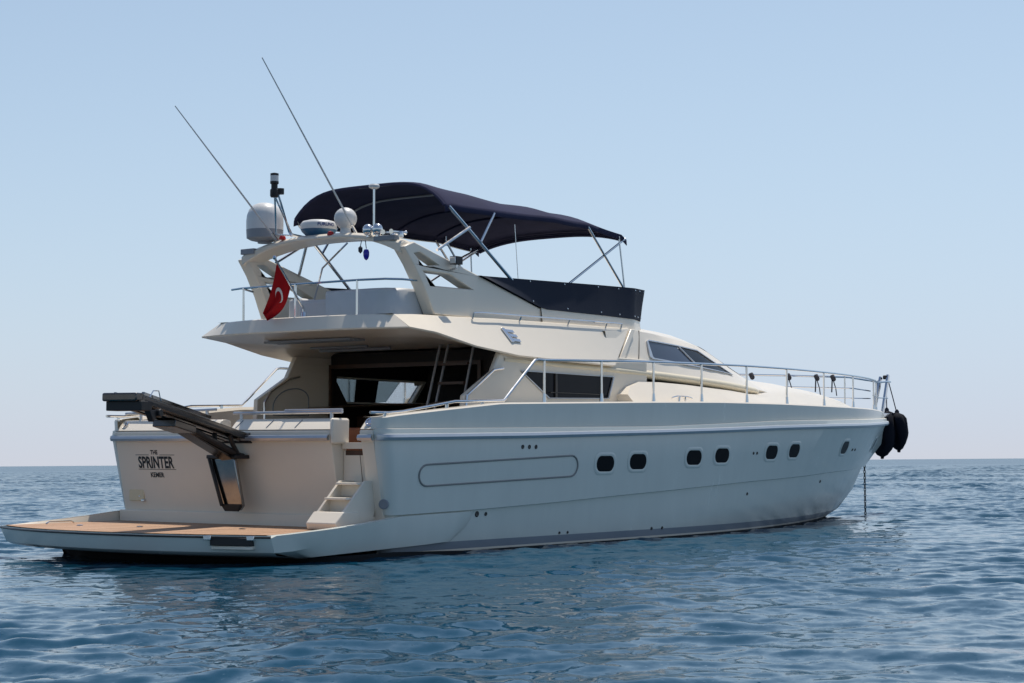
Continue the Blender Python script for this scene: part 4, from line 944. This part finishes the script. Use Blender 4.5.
# fenders hung over the bow
def fender(name, cx_, cy_, ztop, L, r, label, top, lean):
    f = thing(name, (cx_, cy_, ztop - L), label, 'fender', 'black fenders hung over the bow')
    m = MB(); prof = [(.0, 0), (.03, .01), (.035, .05), (r * .42, .09), (r * .72, .20), (r * .92, .34), (r * 1.0, L * .5), (r * 1.0, L * .72), (r * .90, L * .86), (r * .62, L * .95), (r * .3, L * .985), (.04, L)]
    n = 24; vs = []; fs = []
    for (rr_, z_) in prof:
        for j in range(n):
            a = 2 * math.pi * j / n; k = 1 + .17 * math.cos(3 * a + z_ * 2) + .09 * math.sin(7 * a + 4 * z_) + .04 * math.sin(11 * a - 6 * z_); vs.append((cx_ + rr_ * k * math.cos(a) + .02 * math.sin(5 * z_) + lean * (L - z_), cy_ + rr_ * k * math.sin(a), ztop - L + z_))
    fs = [(i * n + j, i * n + (j + 1) % n, (i + 1) * n + (j + 1) % n, (i + 1) * n + j) for i in range(len(prof) - 1) for j in range(n)]
    m.add(vs, fs); part('fender_body', m, FENDER, f, angle=70)
    q = MB(); q.tube([(cx_, cy_, ztop - .02), (cx_ * .5 + top[0] * .5, cy_ * .5 + top[1] * .5, (ztop + top[2]) / 2), top], .012, 6); q.lathe((cx_, cy_, ztop - .02), [(.05, 0), (.05, .05), (.02, .09)], 8); part('rope', q, ROPE, f)
fender('fender', 19.64, -.02, 2.36, 1.04, .25, 'larger black covered fender hanging against the stem at the bow tip', (19.60, -.03, 3.06), -.24)
fender('fender', 19.76, -.20, 2.32, .86, .21, 'smaller black covered fender hanging outboard of the larger one at the bow', (19.64, -.04, 3.08), .10)

# anchor chain
cn = MB(); z = 1.18; k = 0
while z > -.25:
    X = 18.56 + (1.18 - z) * .02; pts = []
    for j in range(10):
        a = 2 * math.pi * j / 10; u = .020 * math.cos(a); v = .042 * math.sin(a)
        pts.append((X + (u if k % 2 else 0), (0 if k % 2 else u), z + v))
    cn.tube(pts, .009, 5, closed=True); z -= .062; k += 1
chn = part('anchor_chain', cn, BLACK); chn['label'] = 'taut dark anchor chain running from the stem down into the water'; chn['category'] = 'chain'

# blue bead charm under the arch
bc = thing('bead_charm', (1.33, -1.0, 4.0), 'dark blue glass bead charm hanging under the radar arch', 'charm')
m = MB(); m.lathe((1.36, -1.02, 4.11), [(.0, -.08), (.026, -.06), (.04, -.02), (.042, .03), (.03, .065), (.0, .075)], 14); part('bead', m, CHARM, bc)
m = MB(); m.tube([(1.36, -1.02, 4.19), (1.35, -1.01, 4.30)], .006, 5); m.lathe((1.31, -.96, 4.18), [(.0, -.06), (.028, -.03), (.03, .02), (.0, .05)], 10); m.tube([(1.31, -.96, 4.22), (1.32, -.97, 4.30)], .006, 5); part('cord', m, ROPE, bc)

# lashings tied on the far bow rail
for i, (X, lab) in enumerate(((16.05, 'dark rope knot on the far bow rail, closest to the pilothouse'), (17.0, 'dark rope lashing knotted on the far bow rail, second from the pilothouse'), (17.7, 'dark rope lashing on the far bow rail between two other lashings'), (18.1, 'dark rope lashing on the far bow rail, farthest forward of the four'))):
    y = bt(X); zr_ = float(np.interp(X, [a for a, _ in stan], [b for _, b in stan])) + .13
    m = MB(); m.tube([(X - .06, y, zr_ + .02), (X, y - .03, zr_ - .05), (X + .07, y + .02, zr_ + .03)], [.03, .055, .03], 8)
    if i: m.tube([(X, y, zr_), (X - .10, y - .04, zr_ - .22), (X - .13, y - .05, zr_ - .33)], .014, 6); m.tube([(X, y, zr_), (X + .08, y - .04, zr_ - .25), (X + .10, y - .05, zr_ - .4)], .012, 6)
    o = part('rope_lashing', m, ROPE); o['label'] = lab; o['category'] = 'rope'; o['group'] = 'rope lashings on the bow rail'
